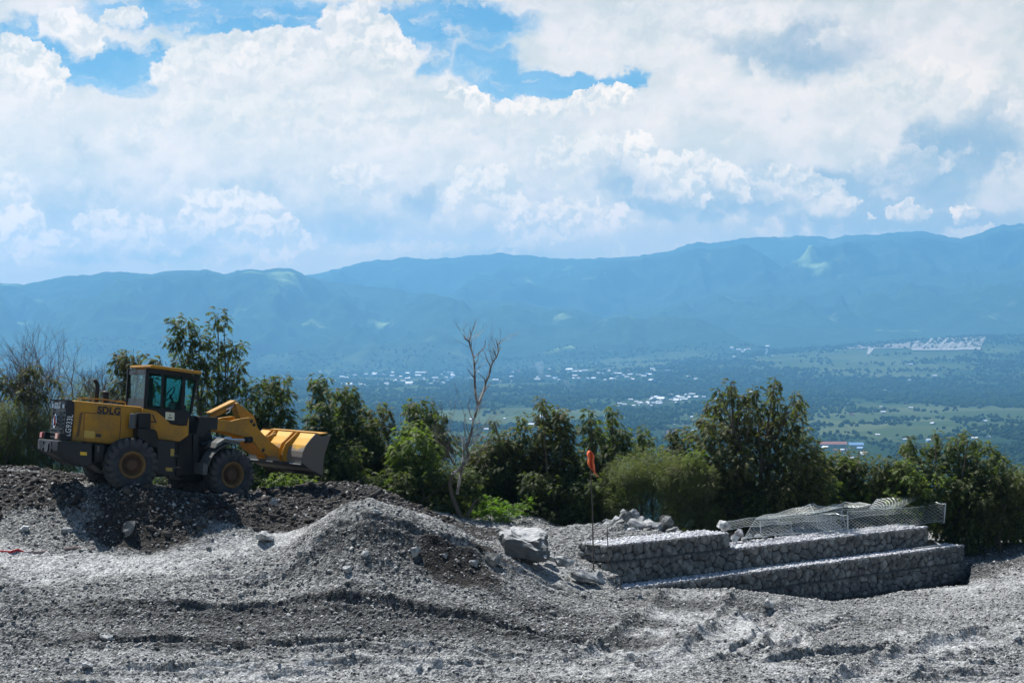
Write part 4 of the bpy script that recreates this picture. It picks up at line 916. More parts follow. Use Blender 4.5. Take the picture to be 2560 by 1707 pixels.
def gabion_row(name, label, origin, tA, layers, seed, s0):
    """layers: list of (t0, t1, z0, z1); a row of stone filled wire baskets"""
    o0 = np.array([*origin, 0.0]); d3 = np.array([*WD, 0]); n3 = np.array([*WN, 0]); z3 = np.array([0, 0, 1.0])
    root = thing(name, label, 'gabion wall', (float(o0[0]), float(o0[1]), layers[0][2])); ro = np.array(root.location)
    SV = []; SF = []; nb = 0; core = MB(); wire = MB(); rg = np.random.RandomState(seed)
    for li, (t0, t1, z0, z1, endcap) in enumerate(layers):
        L = t1 - t0; H = z1 - z0
        # front
        V, F = face_stones(L, H, .29, seed + li)
        W = o0 + (V[:, :1] + t0) * d3 + (V[:, 1:2] + z0) * z3 - V[:, 2:3] * n3
        SV.append(W); SF += [tuple(i + nb for i in f_) for f_ in F]; nb += len(W)
        # ends
        for te, sg in ((t0, -1), (t1, 1)):
            if (sg < 0 and not endcap[0]) or (sg > 0 and not endcap[1]): continue
            V, F = face_stones(WDEP, H, .2, seed + 20 + li + sg)
            W = o0 + te * d3 + V[:, :1] * n3 + (V[:, 1:2] + z0) * z3 + V[:, 2:3] * d3 * sg
            SV.append(W); SF += [tuple(i + nb for i in f_) for f_ in F]; nb += len(W)
        c = [o0 + a * d3 + b_ * n3 + z_ * z3 for z_ in (z0 + .0, z1 - .03) for a, b_ in ((t0 + .02, .02), (t1 - .02, .02), (t1 - .02, WDEP - .02), (t0 + .02, WDEP - .02))]
        core.add(c, [(0, 1, 2, 3), (4, 5, 6, 7), (0, 1, 5, 4), (1, 2, 6, 5), (2, 3, 7, 6), (3, 0, 4, 7)])
        e = .10
        for zz in (z0 + .01, z1): wire.tube([o0 + t0 * d3 - n3 * e + zz * z3, o0 + t1 * d3 - n3 * e + zz * z3], .007, 4)
        for tt_ in np.arange(t0, t1 + .01, 2.0): wire.tube([o0 + tt_ * d3 - n3 * e + z0 * z3, o0 + tt_ * d3 - n3 * e + z1 * z3], .006, 4)
        # twisted diagonal wires of the basket front
        sp = .14
        for dirn in (1, -1):
            for a in np.arange(t0 - H, t1, sp):
                p0 = max(a, t0); p1 = min(a + H, t1)
                if p1 - p0 < .05: continue
                h0, h1 = (p0 - a), (p1 - a)
                if dirn < 0: h0, h1 = H - h0, H - h1
                wire.tube([o0 + p0 * d3 - n3 * e + (z0 + h0) * z3, o0 + p1 * d3 - n3 * e + (z0 + h1) * z3], .0022, 3, 0, False)
    root_m = link('stone_fill', mesh('stone_fill', np.concatenate(SV) - ro, SF, M_FILL, False), root)
    core.build('rubble_core', M_VOID, root, origin=ro)
    tb_ = MB()
    for (t0, t1, zt) in tA: tb_.add([o0 + a * d3 + b_ * n3 + (zt - .022) * z3 for a, b_ in ((t0, 0), (t1, 0), (t1, s0), (t0, s0))], [(0, 1, 2, 3)])
    tb_.build('top_dust', M_CHIP, root, origin=ro)
    wire.build('wire_basket', mat('dull wire ' + name, (0.12, 0.125, 0.12), .5, .5), root, origin=ro)
    # pale chippings that cover the top
    cs = []; rs = []
    for (t0, t1, zt) in tA:
        n_ = int((t1 - t0) * 620); t_ = rg.uniform(t0, t1, n_); s_ = rg.uniform(-.03, s0, n_); r_ = .018 + .045 * rg.rand(n_) ** 2.5
        cs.append(o0[None] + t_[:, None] * d3 + s_[:, None] * n3 + np.stack([0 * t_, 0 * t_, zt - .02 + rg.uniform(-.03, .02, n_)], 1)); rs.append(r_)
    V, F = rocks_arrays(np.concatenate(cs), np.concatenate(rs), seed + 5)
    link('top_chippings', mesh('top_chippings', V - ro, F, M_CHIP, False), root)
    return root
gabion_row('gabion_wall', 'upper stepped gabion wall of wire caged stones, two baskets high at its left end', UPA, [(0, U_LEN1, ZU1), (U_LEN1, U_LEN, ZU2)],
           [(0, U_LEN, ZB, ZU2 - .01, (1, 1)), (0, U_LEN1, ZU2, ZU1, (1, 1))], 3, WDEP)
gabion_row('gabion_wall', 'lower gabion wall in front, half buried by gravel at its left', LOA, [(0, L_T1, ZB)],
           [(0.0, L_T1, ZB - .5, ZB, (0, 1)), (0.0, L_T1, ZLB - .05, ZB - .51, (0, 1))], 9, .62)

# ------------------------------------------------------------------ empty wire cages standing on the wall
def wpt(t, s, z): return np.array([UPA[0] + WD[0] * t + WN[0] * s, UPA[1] + WD[1] * t + WN[1] * s, z])
def wall_px(sx, sy, s):
    """point on the vertical plane parallel to the wall, s metres behind its front line, seen at a photograph pixel"""
    D = np.array([(sx - 1280) / FPX, 1, (853.5 - sy) / FPX]); c = UPA + WN * s
    k = (c @ WN) / (D[:2] @ WN); return D * k
def r7(x, y): return (1800 + x / 3.92, 1220 + y / 3.92)
def wire_sheet(b, c, nu, nv, sag=0.0, rad=.0036, seed=0, edge=.006):
    """diamond mesh over a bilinear patch c = [p00, p10, p11, p01]"""
    c = [np.array(q) for q in c]; rg = np.random.RandomState(seed); ph = rg.rand(4) * 6
    L = max(np.linalg.norm(c[1] - c[0]), np.linalg.norm(c[2] - c[3])); H = max(np.linalg.norm(c[3] - c[0]), np.linalg.norm(c[2] - c[1]))
    def S_(u, v):
        p = c[0] * (1 - u) * (1 - v) + c[1] * u * (1 - v) + c[2] * u * v + c[3] * (1 - u) * v
        return p + np.array([.03 * math.sin(u * 9 + ph[0]), .04 * math.sin(v * 5 + u * 7 + ph[1]), -sag * math.sin(math.pi * u) * (.4 + .6 * v) + .02 * math.sin(u * 11 + ph[2])])
    for dirn in (1, -1):
        for k in range(-nv, nu):
            pts = []
            for j in range(nv + 1):
                i = k + j
                if 0 <= i <= nu: pts.append(S_(i / nu, j / nv if dirn > 0 else 1 - j / nv))
            if len(pts) > 1: b.tube(pts, rad, 3, 0, False)
    for pts in ([S_(u, 0) for u in np.linspace(0, 1, 9)], [S_(u, 1) for u in np.linspace(0, 1, 9)], [S_(0, v) for v in (0, .5, 1)], [S_(1, v) for v in (0, .5, 1)]): b.tube(pts, edge, 4, 0, False)
cage = thing('wire_cage', 'row of empty open wire gabion baskets with sagging lids on top of the stone wall', 'wire cage', tuple(wpt(8, .5, ZU2)), )
cgo = np.array(cage.location)
def sheet(name, pts, nu, nv, **k):
    nu = max(3, round(nu * .44)); nv = max(3, round(nv * .52)); k.setdefault('rad', .0026 if name == 'lid' else .0036)
    b = MB(); wire_sheet(b, pts, nu, nv, **k); b.build(name, M_WIRE, cage, origin=cgo)
ft, bt = .04, .96
def wp7(x, y, s): return wall_px(*r7(x, y), s)
# back panels
sheet('back_panel', [wp7(60, 400, bt), wp7(560, 350, bt), wp7(600, 262, bt), wp7(80, 318, bt)], 30, 7, sag=0)
sheet('back_panel', [wp7(560, 352, bt), wp7(1180, 300, bt), wp7(1200, 205, bt), wp7(600, 262, bt)], 36, 8)
sheet('back_panel', [wp7(1180, 300, bt), wp7(1930, 225, bt), wp7(1945, 132, bt), wp7(1200, 205, bt)], 42, 9)
# front panel that leans, and cross panels
sheet('front_panel', [wp7(240, 480, .5), wp7(1240, 400, .35), wp7(1200, 225, .7), wp7(350, 300, .8)], 56, 12, sag=.05)
sheet('front_panel', [wp7(1250, 400, .25), wp7(2195, 325, .2), wp7(2212, 150, .3), wp7(1250, 225, .6)], 54, 11, sag=.03)
sheet('divider', [wp7(1255, 460, ft), wp7(955, 390, bt), wp7(950, 240, bt), wp7(1245, 262, ft)], 9, 9)
sheet('divider', [wp7(712, 470, .35), wp7(400, 440, bt), wp7(392, 322, bt), wp7(700, 328, .35)], 9, 7, seed=3)
sheet('divider', [wp7(2197, 335, ft), wp7(1960, 300, bt), wp7(1948, 132, bt), wp7(2213, 150, ft)], 9, 9)
# lids folded open
sheet('lid', [wp7(340, 305, .6), wp7(935, 240, .6), wp7(885, 152, 1.3), wp7(420, 268, 1.3)], 34, 10, sag=.03, seed=5)
sheet('lid', [wp7(935, 240, .6), wp7(1200, 185, .6), wp7(1010, 185, 1.35), wp7(885, 152, 1.35)], 14, 10, seed=6)
sheet('lid', [wp7(900, 238, .4), wp7(1480, 165, .4), wp7(1360, 143, 1.2), wp7(1120, 160, 1.2)], 34, 10, sag=-.03, seed=7)
sheet('lid', [wp7(1470, 200, .5), wp7(1760, 185, .5), wp7(2042, 36, .9), wp7(1540, 102, 1.2)], 26, 12, sag=.06, seed=8, rad=.0034)
for (x0, y0, x1, y1, s_) in [(1255, 262, 1255, 462, ft), (2213, 150, 2197, 338, ft), (1948, 130, 1930, 225, bt), (392, 322, 400, 440, bt)]: b = MB(); b.tube([wp7(x0, y0, s_), wp7(x1, y1, s_)], .011, 5); b.build('corner_rod', M_WIRE, cage, origin=cgo)
b = MB(); b.tube([wpt(12.3, -.52, ZB + .06), wpt(13.6, -.60, ZB + .07), wpt(13.75, -.3, ZB + .14)], .025, 6)
tag(b.build('loose_rod', M_ROCK, None, origin=wpt(13, -.55, ZB)), 'pale rod lying on the step at the right end of the gabion walls', 'rod')

# ------------------------------------------------------------------ rocks one can tell apart
def hull(V):
    import bmesh
    bm = bmesh.new(); [bm.verts.new(v_) for v_ in V]; r_ = bmesh.ops.convex_hull(bm, input=bm.verts)
    bmesh.ops.delete(bm, geom=[v_ for v_ in bm.verts if not v_.link_faces], context='VERTS'); bmesh.ops.dissolve_limit(bm, angle_limit=R(9), verts=bm.verts, edges=bm.edges)
    bm.verts.index_update(); V2 = np.array([v_.co[:] for v_ in bm.verts]); F2 = [tuple(v_.index for v_ in f_.verts) for f_ in bm.faces]; bm.free(); return V2, F2
def roughen(V, F, amp, cuts=3, freq=3.0, off=0.0):
    import bmesh
    from mathutils import noise as mn
    bm = bmesh.new(); vs_ = [bm.verts.new(v_) for v_ in V]
    for f_ in F:
        try: bm.faces.new([vs_[i] for i in f_])
        except ValueError: pass
    bmesh.ops.triangulate(bm, faces=bm.faces); bmesh.ops.subdivide_edges(bm, edges=bm.edges, cuts=cuts, use_grid_fill=True); bm.normal_update()
    for v_ in bm.verts: v_.co += v_.normal * amp * (mn.fractal(v_.co * freq + Vector((off, off, 0)), 0.8, 2.0, 4))
    bm.verts.index_update(); V2 = np.array([v_.co[:] for v_ in bm.verts]); F2 = [tuple(v_.index for v_ in f_.verts) for f_ in bm.faces]; bm.free(); return V2, F2
def hull_rock(name, label, pts, m, cat='rock', seed=0):
    rg = np.random.RandomState(seed); W = np.array([P(*q) for q in pts]); W = np.vstack([W, W + rg.normal(0, .07, W.shape)]); V, F = hull(W); c = W.mean(0); V, F = roughen(V - c, F, .11, 5, 2.2, seed); V = V + c
    o = link(name, mesh(name, V - c, F, m, False)); o.location = tuple(c); 
    return tag(o, label, cat)
def rock(name, label, sx, sy, d, w, h, seed, m=None, group=None, dep=1.0, cuts=6, z=None, rot=0.0, cat='rock'):
    """angular boulder: sphere cut by planes; (sx, sy) is where its foot stands, w and h in photograph pixels"""
    rg = np.random.RandomState(seed); V = rg.normal(size=(11 + cuts, 3)); V /= np.linalg.norm(V, axis=1)[:, None]; V *= rg.uniform(.72, 1.0, (len(V), 1))
    V, FH = hull(V); V = V / np.abs(V).max(0)
    V, FH = roughen(V, FH, .20, 2, 1.6, seed)
    W = w * d / FPX / 2; H = h * d / FPX / 2; V = V * [W, W * dep, H * 1.12]
    ca, sa = math.cos(R(rot)), math.sin(R(rot)); V = np.stack([V[:, 0] * ca - V[:, 2] * sa, V[:, 1], V[:, 0] * sa + V[:, 2] * ca], 1)
    p = P(sx, sy, d); V[:, 2] += H * .88
    o = link(name, mesh(name, V, FH, m or M_ROCK, False)); o.location = tuple(p)
    return tag(o, label, cat, group)
def floor_d(sx, sy, d0=38, d1=64):
    """distance where the view through a pixel meets the ground"""
    ds = np.linspace(d0, d1, 261); x = (sx - 1280) / FPX * ds; z = (853.5 - sy) / FPX * ds; g_ = ground(x, ds)
    k = np.where(z <= g_)[0]; return float(ds[k[0]]) if len(k) else d1
def frock(name, label, sx, sy, *a, **k): return rock(name, label, sx, sy, floor_d(sx, sy), *a, **k)
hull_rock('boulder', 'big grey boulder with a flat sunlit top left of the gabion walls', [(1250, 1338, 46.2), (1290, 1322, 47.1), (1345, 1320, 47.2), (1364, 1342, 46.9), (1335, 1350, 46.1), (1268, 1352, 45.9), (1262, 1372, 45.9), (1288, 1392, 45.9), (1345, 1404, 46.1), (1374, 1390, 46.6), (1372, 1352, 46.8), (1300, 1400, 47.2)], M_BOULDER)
for i, (sx, sy, w, h, lb) in enumerate([(1412, 1418, 52, 32, 'pale dusty slab just below the big grey boulder'), (1462, 1455, 78, 30, 'long pale slab sloping down to the left foot of the gabion wall'), (1498, 1468, 52, 40, 'white triangular rock against the left foot of the gabion wall'), (1372, 1400, 60, 20, 'small pale slab in the shade of the big grey boulder')]):
    rock('rock_slab', lb, sx, sy, 46.4 + .3 * i, w, h, 30 + i, M_ROCK, dep=.7, rot=-18)
G_ = 'rocks lying about the site'
for sx, sy, w, h, m, lb in [(325, 1338, 42, 38, M_ROCKG, 'brown and white rock at the foot of the dark berm'), (684, 1262, 26, 20, M_ROCK, 'small white rock on the dark earth right of the loader'), (664, 1352, 50, 26, M_ROCK, 'bright white chalky lump beside the pale track'),
        (270, 1598, 42, 20, M_ROCK, 'flat pale rock alone on the dark gravel at lower left'), (1922, 1520, 30, 26, M_ROCK, 'pale brown rock on the mound in front of the lower gabion wall'), (2552, 1338, 50, 30, M_ROCK, 'white rock on the crest at the right edge of the site'),
        (1035, 1392, 34, 34, M_ROCK, 'pale angular rock in the middle of the grey mound'), (912, 1392, 22, 18, M_ROCK, 'pale chip left of the angular rock on the grey mound'), (1232, 1410, 40, 38, M_ROCKG, 'dark clod sticking out of the right flank of the grey mound'), (1184, 1415, 24, 18, M_ROCK, 'pale stone left of the dark clod on the grey mound'), (940, 1285, 26, 14, M_ROCK, 'pale stone at the crest of the grey mound'),
        (750, 1390, 20, 16, M_ROCKG, 'small dark stone on the left flank of the grey mound'), (522, 1373, 16, 10, M_ROCKG, 'small brown stone alone on the pale track'), (1110, 1395, 18, 14, M_ROCK, 'grey chip right of the angular rock on the grey mound'), (600, 1490, 18, 12, M_ROCK, 'pale stone in the middle of the dark gravel slope'), (220, 1668, 30, 16, M_ROCK, 'pale stone beside the ribbed track at lower left'),
        (60, 1330, 26, 18, M_ROCK, 'pale rock near the left edge at the foot of the berm'), (168, 1332, 34, 18, M_ROCK, 'pale rock left of the brown and white rock'), (870, 1430, 26, 18, M_ROCK, 'pale rock below the grey mound crest to the left'), (2540, 1600, 22, 14, M_ROCK, 'small pale stone at the lower right edge'), (1575, 1640, 22, 12, M_ROCK, 'pale pebble near the bottom middle')]:
    frock('rock', lb, sx, sy, w, h, 50 + sx % 37, m)
rock('rock', 'white block resting on the end of the higher gabion baskets', 1812, 1322, 51.6, 36, 24, 77, M_ROCK)
rg = np.random.RandomState(5); k = 0
pile = [(1563, 1303, 30, 22), (1585, 1295, 26, 22), (1525, 1318, 34, 20), (1500, 1322, 26, 18), (1555, 1325, 36, 26), (1590, 1328, 44, 30), (1620, 1318, 34, 22), (1645, 1322, 30, 18), (1662, 1322, 40, 34), (1540, 1305, 22, 16), (1605, 1305, 26, 16), (1575, 1340, 40, 22), (1612, 1338, 36, 20), (1530, 1338, 34, 18), (1495, 1340, 30, 18), (1640, 1340, 30, 18),
        (1680, 1330, 30, 16), (1515, 1305, 16, 10), (1478, 1330, 22, 14), (1700, 1335, 26, 12), (1600, 1350, 30, 16), (1550, 1352, 28, 14), (1465, 1342, 20, 12), (1658, 1345, 24, 12), (1508, 1352, 26, 14)]
rock('rock', 'topmost white block of the rock pile behind the gabion wall', 1562, 1293, 53.6, 30, 20, 78, M_ROCK, rot=-15)
for i, (sx, sy, w, h) in enumerate(pile):
    rock('rock', 'pale broken rock in the heap behind the left end of the gabion wall', sx, sy + 4, 53.4 - .06 * (sy - 1300) / 2, w * 1.15, h * 1.25, 100 + i, M_ROCK if i % 4 else M_ROCKG, 'rocks in the heap behind the gabion wall')
for i, (x_, y_, w, h) in enumerate([(150, 520, 24, 18), (195, 470, 26, 20), (290, 500, 20, 14), (240, 520, 18, 12), (380, 490, 22, 12), (60, 420, 26, 16), (440, 500, 16, 9)]):
    q = wp7(x_, y_, .8); rock('rock', 'pale rock lying under the wire cage beside the higher baskets', *r7(x_, y_), float(q[1]), w, h, 140 + i, M_ROCK, 'rocks under the wire cage')

# gravel: uncountable small stones
rg = np.random.RandomState(3)
N1 = 85000
dd = 37 + (60 - 37) * rg.rand(N1 * 2) ** 1.15; uu = rg.uniform(-.30, .30, N1 * 2); X = uu * dd; Y = dd
den = np.clip(.35 + .9 * fbm(X, Y, .7, 4, 77) + .35, 0.05, 1); mk = ground_mask(X, Y, 0 * X); den *= (1 - .9 * np.clip(mk[:, 1] * 1.4, 0, 1)) * (1 - .35 * mk[:, 0]); keep = rg.rand(N1 * 2) < den
t_, s_ = wall_ts(X, Y); keep &= ~((t_ > -.1) & (t_ < U_LEN + .6) & (s_ > -.7) & (s_ < 1.0))
X, Y = X[keep], Y[keep]; Z = ground(X, Y); rad = .011 + .040 * rg.rand(len(X)) ** 4 + .045 * (rg.rand(len(X)) > .992)
V, F = rocks_arrays(np.stack([X, Y, Z + rad * .1], 1), rad, 8, jit=.38, flat=(.4, .8))
gv = link('loose_gravel', mesh('loose_gravel', V, F, M_PEBBLE, False)); tag(gv, 'loose grey and white gravel stones strewn over the site', kind='stuff')
# clods of dark earth along the berm
N2 = 9000; X = rg.uniform(-14.5, -1.5, N2); Y = rg.uniform(46, 53, N2); mk = ground_mask(X, Y, 0 * X)
keep = (mk[:, 0] > .45) & (rg.rand(N2) < .9)
X, Y = X[keep], Y[keep]; rad = .018 + .10 * rg.rand(len(X)) ** 4
lx = (X - LO[0]) * FR.f[0] + (Y - LO[1]) * FR.f[1]
V, F = rocks_arrays(np.stack([X, Y, ground(X, Y) + rad * .1], 1), rad, 9, jit=.3)
M_CLOD = mat('dark earth clods', rough=1.0, spec=.1, fn=lambda N, b: N.l.new(N.mix(geo(N, 'Random Per Island'), (0.022, 0.019, 0.017), (0.10, 0.092, 0.085)), b.inputs['Base Color']))
cl = link('earth_clods', mesh('earth_clods', V, F, M_CLOD, False)); tag(cl, 'clods of dark earth along the berm under the loader', kind='stuff')

# ------------------------------------------------------------------ flag, rods, cord
b = MB(); top = P(1474, 1118, 47.6); bot = P(1484, 1425, 47.6); b.tube([bot, (bot + top) / 2 + [.02, 0, 0], top], [.022, .018, .012], 6)
fl = thing('marker_flag', 'tall thin stick with a limp orange cloth at the left end of the gabion wall', 'flag', tuple(bot)); b.build('pole', M_BARK, fl, origin=bot)
M_ORG = mat('orange cloth', fn=lambda N, b: N.l.new(N.mix(N.noise(geo(N), 4, 3), (0.75, 0.10, 0.03), (0.95, 0.24, 0.08)), b.inputs['Base Color']), rough=.8)
nu_, nv_ = 9, 16; V = []
for j in range(nv_):
    v_ = j / (nv_ - 1); y_ = 1126 + v_ * 62
    xc = 1474 + v_ * v_ * 16 + 2 * math.sin(v_ * 7); hw = (3 + 17 * math.sin(min(1, v_ * 3.2) * math.pi / 2) * (1 - .62 * v_)) * .52 + 1.6 * math.sin(v_ * 13)
    for i in range(nu_):
        u_ = i / (nu_ - 1) * 2 - 1; q = P(xc + u_ * hw, y_ + 5 * u_ * v_, 47.55); q[1] += .09 * math.sin(u_ * 5 + v_ * 3) - .03; V.append(q)
F = [(j * nu_ + i, j * nu_ + i + 1, (j + 1) * nu_ + i + 1, (j + 1) * nu_ + i) for j in range(nv_ - 1) for i in range(nu_ - 1)]
cm = link('cloth', mesh('cloth', np.array(V) - bot, F, M_ORG, True), fl); sm_ = cm.modifiers.new('thick', 'SOLIDIFY'); sm_.thickness = .006
b = MB(); a = P(1518, 1316, 47.5); c = P(1521, 1425, 47.5); b.tube([c, a], .014, 6); tag(b.build('iron_rod', M_BARK, None, origin=c), 'short dark rod standing in front of the left end of the gabion wall', 'rod')
b = MB(); pts = [(0, 1381), (25, 1383), (45, 1377), (60, 1384), (100, 1383), (150, 1376), (185, 1371), (225, 1374), (238, 1372)]
W = []
for q in pts: d_ = floor_d(*q); W.append(P(q[0], q[1], d_) + [0, 0, .03])
b.tube(W[:4], .035, 6, 0); b.tube(W[3:], .028, 6, 1); tag(b.build('cord', [mat('red cord', (0.45, 0.03, 0.03)), mat('pale cord', (0.42, 0.30, 0.26))], None, origin=W[3]), 'red cord trailing into a pale one on the ground at the left edge', 'cord')

# ------------------------------------------------------------------ vegetation
def frond_template(n=5, wid=.42, droop=.35, fat=.10):
    V = []; F = []
    for i in range(n):
        x0 = .12 + .78 * i / n; l = wid * math.sin(math.pi * (.18 + .75 * i / n))
        for s_ in (1, -1):
            b0 = len(V); xe = x0 + .16
            V += [(x0, 0, -droop * x0 ** 2), (x0 + fat * 1.3, 0, -droop * (x0 + fat) ** 2), (xe, s_ * l, -droop * xe ** 2 - .25 * l)]; F.append((b0, b0 + 1, b0 + 2))
    b0 = len(V); V += [(.8, .04, -droop * .7), (.8, -.04, -droop * .7), (1.08, 0, -droop * 1.25)]; F.append((b0, b0 + 1, b0 + 2))
    return np.array(V), np.array(F)
FROND, FRONDF = frond_template(5, .42, .35, .15)
FROND3, FROND3F = frond_template(3, .40, .25, .18)
FINE, FINEF = frond_template(4, .22, .15, .05)
def scatter_fronds(cen, rad, n, rg, L=(.16, .30), tmpl=(FROND, FRONDF), up=.1, flat=1.0):
    """fronds spread through a ball of foliage"""
    dirs = rg.normal(size=(n, 3)); dirs /= np.linalg.norm(dirs, axis=1)[:, None]
    r_ = rad * rg.rand(n) ** .55 * 1.15; pos = dirs * r_[:, None] * [1, 1, flat] + cen
    a = np.arctan2(dirs[:, 1], dirs[:, 0]) + rg.normal(0, .7, n); pitch = np.clip(dirs[:, 2] * .6 + up + rg.normal(0, .35, n), -1.3, 1.2); roll = rg.normal(0, .5, n)
    f = np.stack([np.cos(a) * np.cos(pitch), np.sin(a) * np.cos(pitch), np.sin(pitch)], 1); s_ = np.stack([-np.sin(a), np.cos(a), 0 * a], 1)
    u = np.cross(f, s_); s2 = s_ * np.cos(roll)[:, None] + u * np.sin(roll)[:, None]; u2 = np.cross(f, s2)
    T, TF = tmpl; l = rg.uniform(*L, n)[:, None, None]
    V = pos[:, None] + l * (T[None, :, :1] * f[:, None] + T[None, :, 1:2] * s2[:, None] + T[None, :, 2:3] * u2[:, None])
    # gravity bends every frond a little
    V[:, :, 2] -= (l[:, :, 0] * T[None, :, 0] ** 2 * .35)
    return V.reshape(-1, 3), (TF[None] + (np.arange(n) * len(T))[:, None, None]).reshape(-1, 3)
def scatter_pods(cen, rad, n, rg):
    p = cen + rg.normal(0, rad * .5, (n, 3)); l = rg.uniform(.09, .2, n); w = .011; a = rg.rand(n) * math.pi; dx = np.cos(a) * w; dy = np.sin(a) * w; k = rg.normal(0, .05, (n, 2))
    z0 = np.zeros(n)
    V = np.stack([p + np.stack([dx, dy, z0], 1), p - np.stack([dx, dy, z0], 1), p + np.stack([k[:, 0], k[:, 1], -l], 1)], 1)
    return V.reshape(-1, 3), np.arange(3 * n).reshape(-1, 3)
def tree(name, label, cat, d, clumps, base=None, m=None, mp=None, dens=1.0, pods=.25, seed=1, tmpl=None, L=(.13, .25), group=None, thick=1.0, bark=None, up=.05, depth=.6, stems=1, leafless=False):
    """clumps: (sx, sy, r_px) foliage balls of the crown as seen in the photograph; each gets its own distance"""
    rg = np.random.RandomState(seed); C = []
    for sx, sy, rp in clumps: dd_ = d + rg.uniform(-depth, depth); C.append((P(sx, sy, dd_), rp * dd_ / FPX))
    cen = np.array([c[0] for c in C]); mx = cen[:, 0].mean() if base is None else (base - 1280) / FPX * d; mz = cen[:, 2].min()
    gz = float(ground(np.array([mx]), np.array([d]), False)[0]) - .15; B = np.array([mx, d, gz])
    root = thing(name, label, cat, tuple(B), group); V = []; F = []; mi = []; nb = 0
    for (c, r_) in C:
        n_ = max(8, int(150 * dens * (r_ / .36) ** 1.9)); a, f_ = scatter_fronds(c, r_, n_, rg, L, tmpl or (FROND, FRONDF), up)
        V.append(a); F.append(f_ + nb); mi += [0] * len(f_); nb += len(a)
        if pods:
            n_ = int(pods * 60 * (r_ / .36) ** 1.5 * rg.uniform(.2, 1.8))
            if n_ > 0: a, f_ = scatter_pods(c, r_, n_, rg); V.append(a); F.append(f_ + nb); mi += [1] * len(f_); nb += len(a)
    link('crown', mesh('crown', np.concatenate(V) - B, np.concatenate(F), [m or M_LEAF, mp or M_POD], False, mi), root)
    b = MB(); H = max(.5, cen[:, 2].max() - gz)
    stemtops = sorted(range(len(C)), key=lambda i: -cen[i, 2])[:stems]; paths = []
    for i in stemtops:
        tp = cen[i]; k_ = rg.uniform(-.25, .25, 2); pts = [B + (tp - B) * t + np.array([math.sin(t * 3.1) * k_[0], math.sin(t * 2.6) * k_[1], 0]) for t in np.linspace(0, 1, 8)]
        pts = np.array(pts); b.tube(pts, np.linspace(.055, .010, 8) * thick * (H / 5) ** .5, 6); paths.append(pts)
    for i, (c, r_) in enumerate(C):
        if i in stemtops: continue
        P_ = paths[int(np.argmin([np.abs(p_[:, 0] - c[0]).min() for p_ in paths]))]
        zz = c[2] - max(.4, .28 * (c[2] - gz)) - .7 * abs(c[0] - P_[:, 0].mean()); k_ = int(np.argmin(np.abs(P_[:, 2] - zz))); s0 = P_[k_]
        mid = s0 * .45 + c * .55 + np.array([0, 0, -.12 * abs(c[0] - s0[0])]) + rg.normal(0, .05, 3); b.tube([s0, mid, c], [.02 * thick, .014 * thick, .006], 4, 0, False)
    b.build('trunk', bark or M_BARK, root, origin=B)
    return root
def fill(x0, x1, y0, y1, n, r_, seed, taper=0.0):
    rg = np.random.RandomState(seed); o = []
    for i in range(n):
        v_ = (i + rg.rand()) / n; w = (x1 - x0) * (1 - taper * (1 - v_)); xc = (x0 + x1) / 2; o.append((xc + w * rg.uniform(-.5, .5), y0 + (y1 - y0) * v_, r_ * rg.uniform(.7, 1.3)))
    return o
DK, BR, YG, PL = M_LEAF, M_LEAFB, M_LEAFY, M_LEAFP
tree('feathery_tree', 'tall airy feathery tree rising behind the loader cab and arm', 'tree', 57, [(545, 792, 20), (560, 812, 13), (535, 820, 13), (468, 812, 24), (440, 812, 20), (432, 850, 22), (460, 855, 26), (500, 840, 22), (515, 860, 18), (552, 862, 22), (480, 895, 26), (452, 900, 22), (515, 902, 24), (550, 900, 20), (585, 868, 18), (604, 866, 14), (575, 885, 18), (545, 935, 22), (500, 935, 26), (470, 935, 20), (600, 915, 16), (592, 935, 18), (560, 960, 24), (520, 965, 26), (596, 965, 20), (640, 965, 24), (625, 990, 22), (570, 1000, 26), (535, 1010, 28), (600, 1010, 22), (555, 1045, 30), (590, 1050, 28), (500, 1000, 26)],
     base=530, seed=1, dens=.62, pods=.6, stems=3)
tree('feathery_tree', 'small drooping brown tipped tree left of the cab roof', 'tree', 57.5, [(300, 888, 15), (322, 893, 18), (310, 905, 16), (292, 915, 14), (348, 898, 14), (380, 902, 13), (398, 905, 10), (320, 930, 18), (350, 940, 20), (300, 960, 22), (340, 990, 26), (300, 1010, 28), (380, 960, 20)], base=330, m=BR, seed=2, dens=.8, pods=1.2, stems=2)
tree('feathery_tree', 'drooping dark tree just right of the loader arm', 'tree', 58, [(678, 948, 13), (712, 945, 12), (700, 960, 18), (672, 965, 16), (720, 985, 18), (690, 985, 22), (660, 1000, 22), (645, 1030, 26), (700, 1020, 26), (672, 1050, 28), (720, 1050, 26), (640, 1075, 26), (700, 1085, 30)] + fill(620, 740, 1100, 1220, 10, 30, 3), base=690, seed=3, dens=.8, stems=2)
tree('feathery_tree', 'slim tree with comb like leaves above the raised bucket', 'tree', 56.5, [(785, 950, 13), (800, 960, 13), (816, 948, 10), (795, 975, 14), (805, 990, 17), (832, 978, 12), (788, 1002, 15), (820, 1010, 16), (800, 1030, 20), (780, 1045, 20), (815, 1050, 20), (795, 1075, 26), (825, 1085, 24)] + fill(770, 850, 1100, 1220, 8, 28, 4), base=800, seed=4, dens=.8, pods=.1, L=(.15, .26))
tree('feathery_tree', 'dark pointed tree right of the raised bucket', 'tree', 58, [(862, 975, 13), (878, 980, 15), (850, 992, 14), (885, 1000, 15), (868, 1005, 18), (845, 1020, 18), (882, 1028, 20), (860, 1040, 22), (835, 1050, 20), (885, 1060, 24), (860, 1080, 28), (840, 1110, 28), (890, 1100, 28)] + fill(820, 910, 1130, 1240, 10, 30, 5), base=865, seed=5, dens=.9, stems=2)
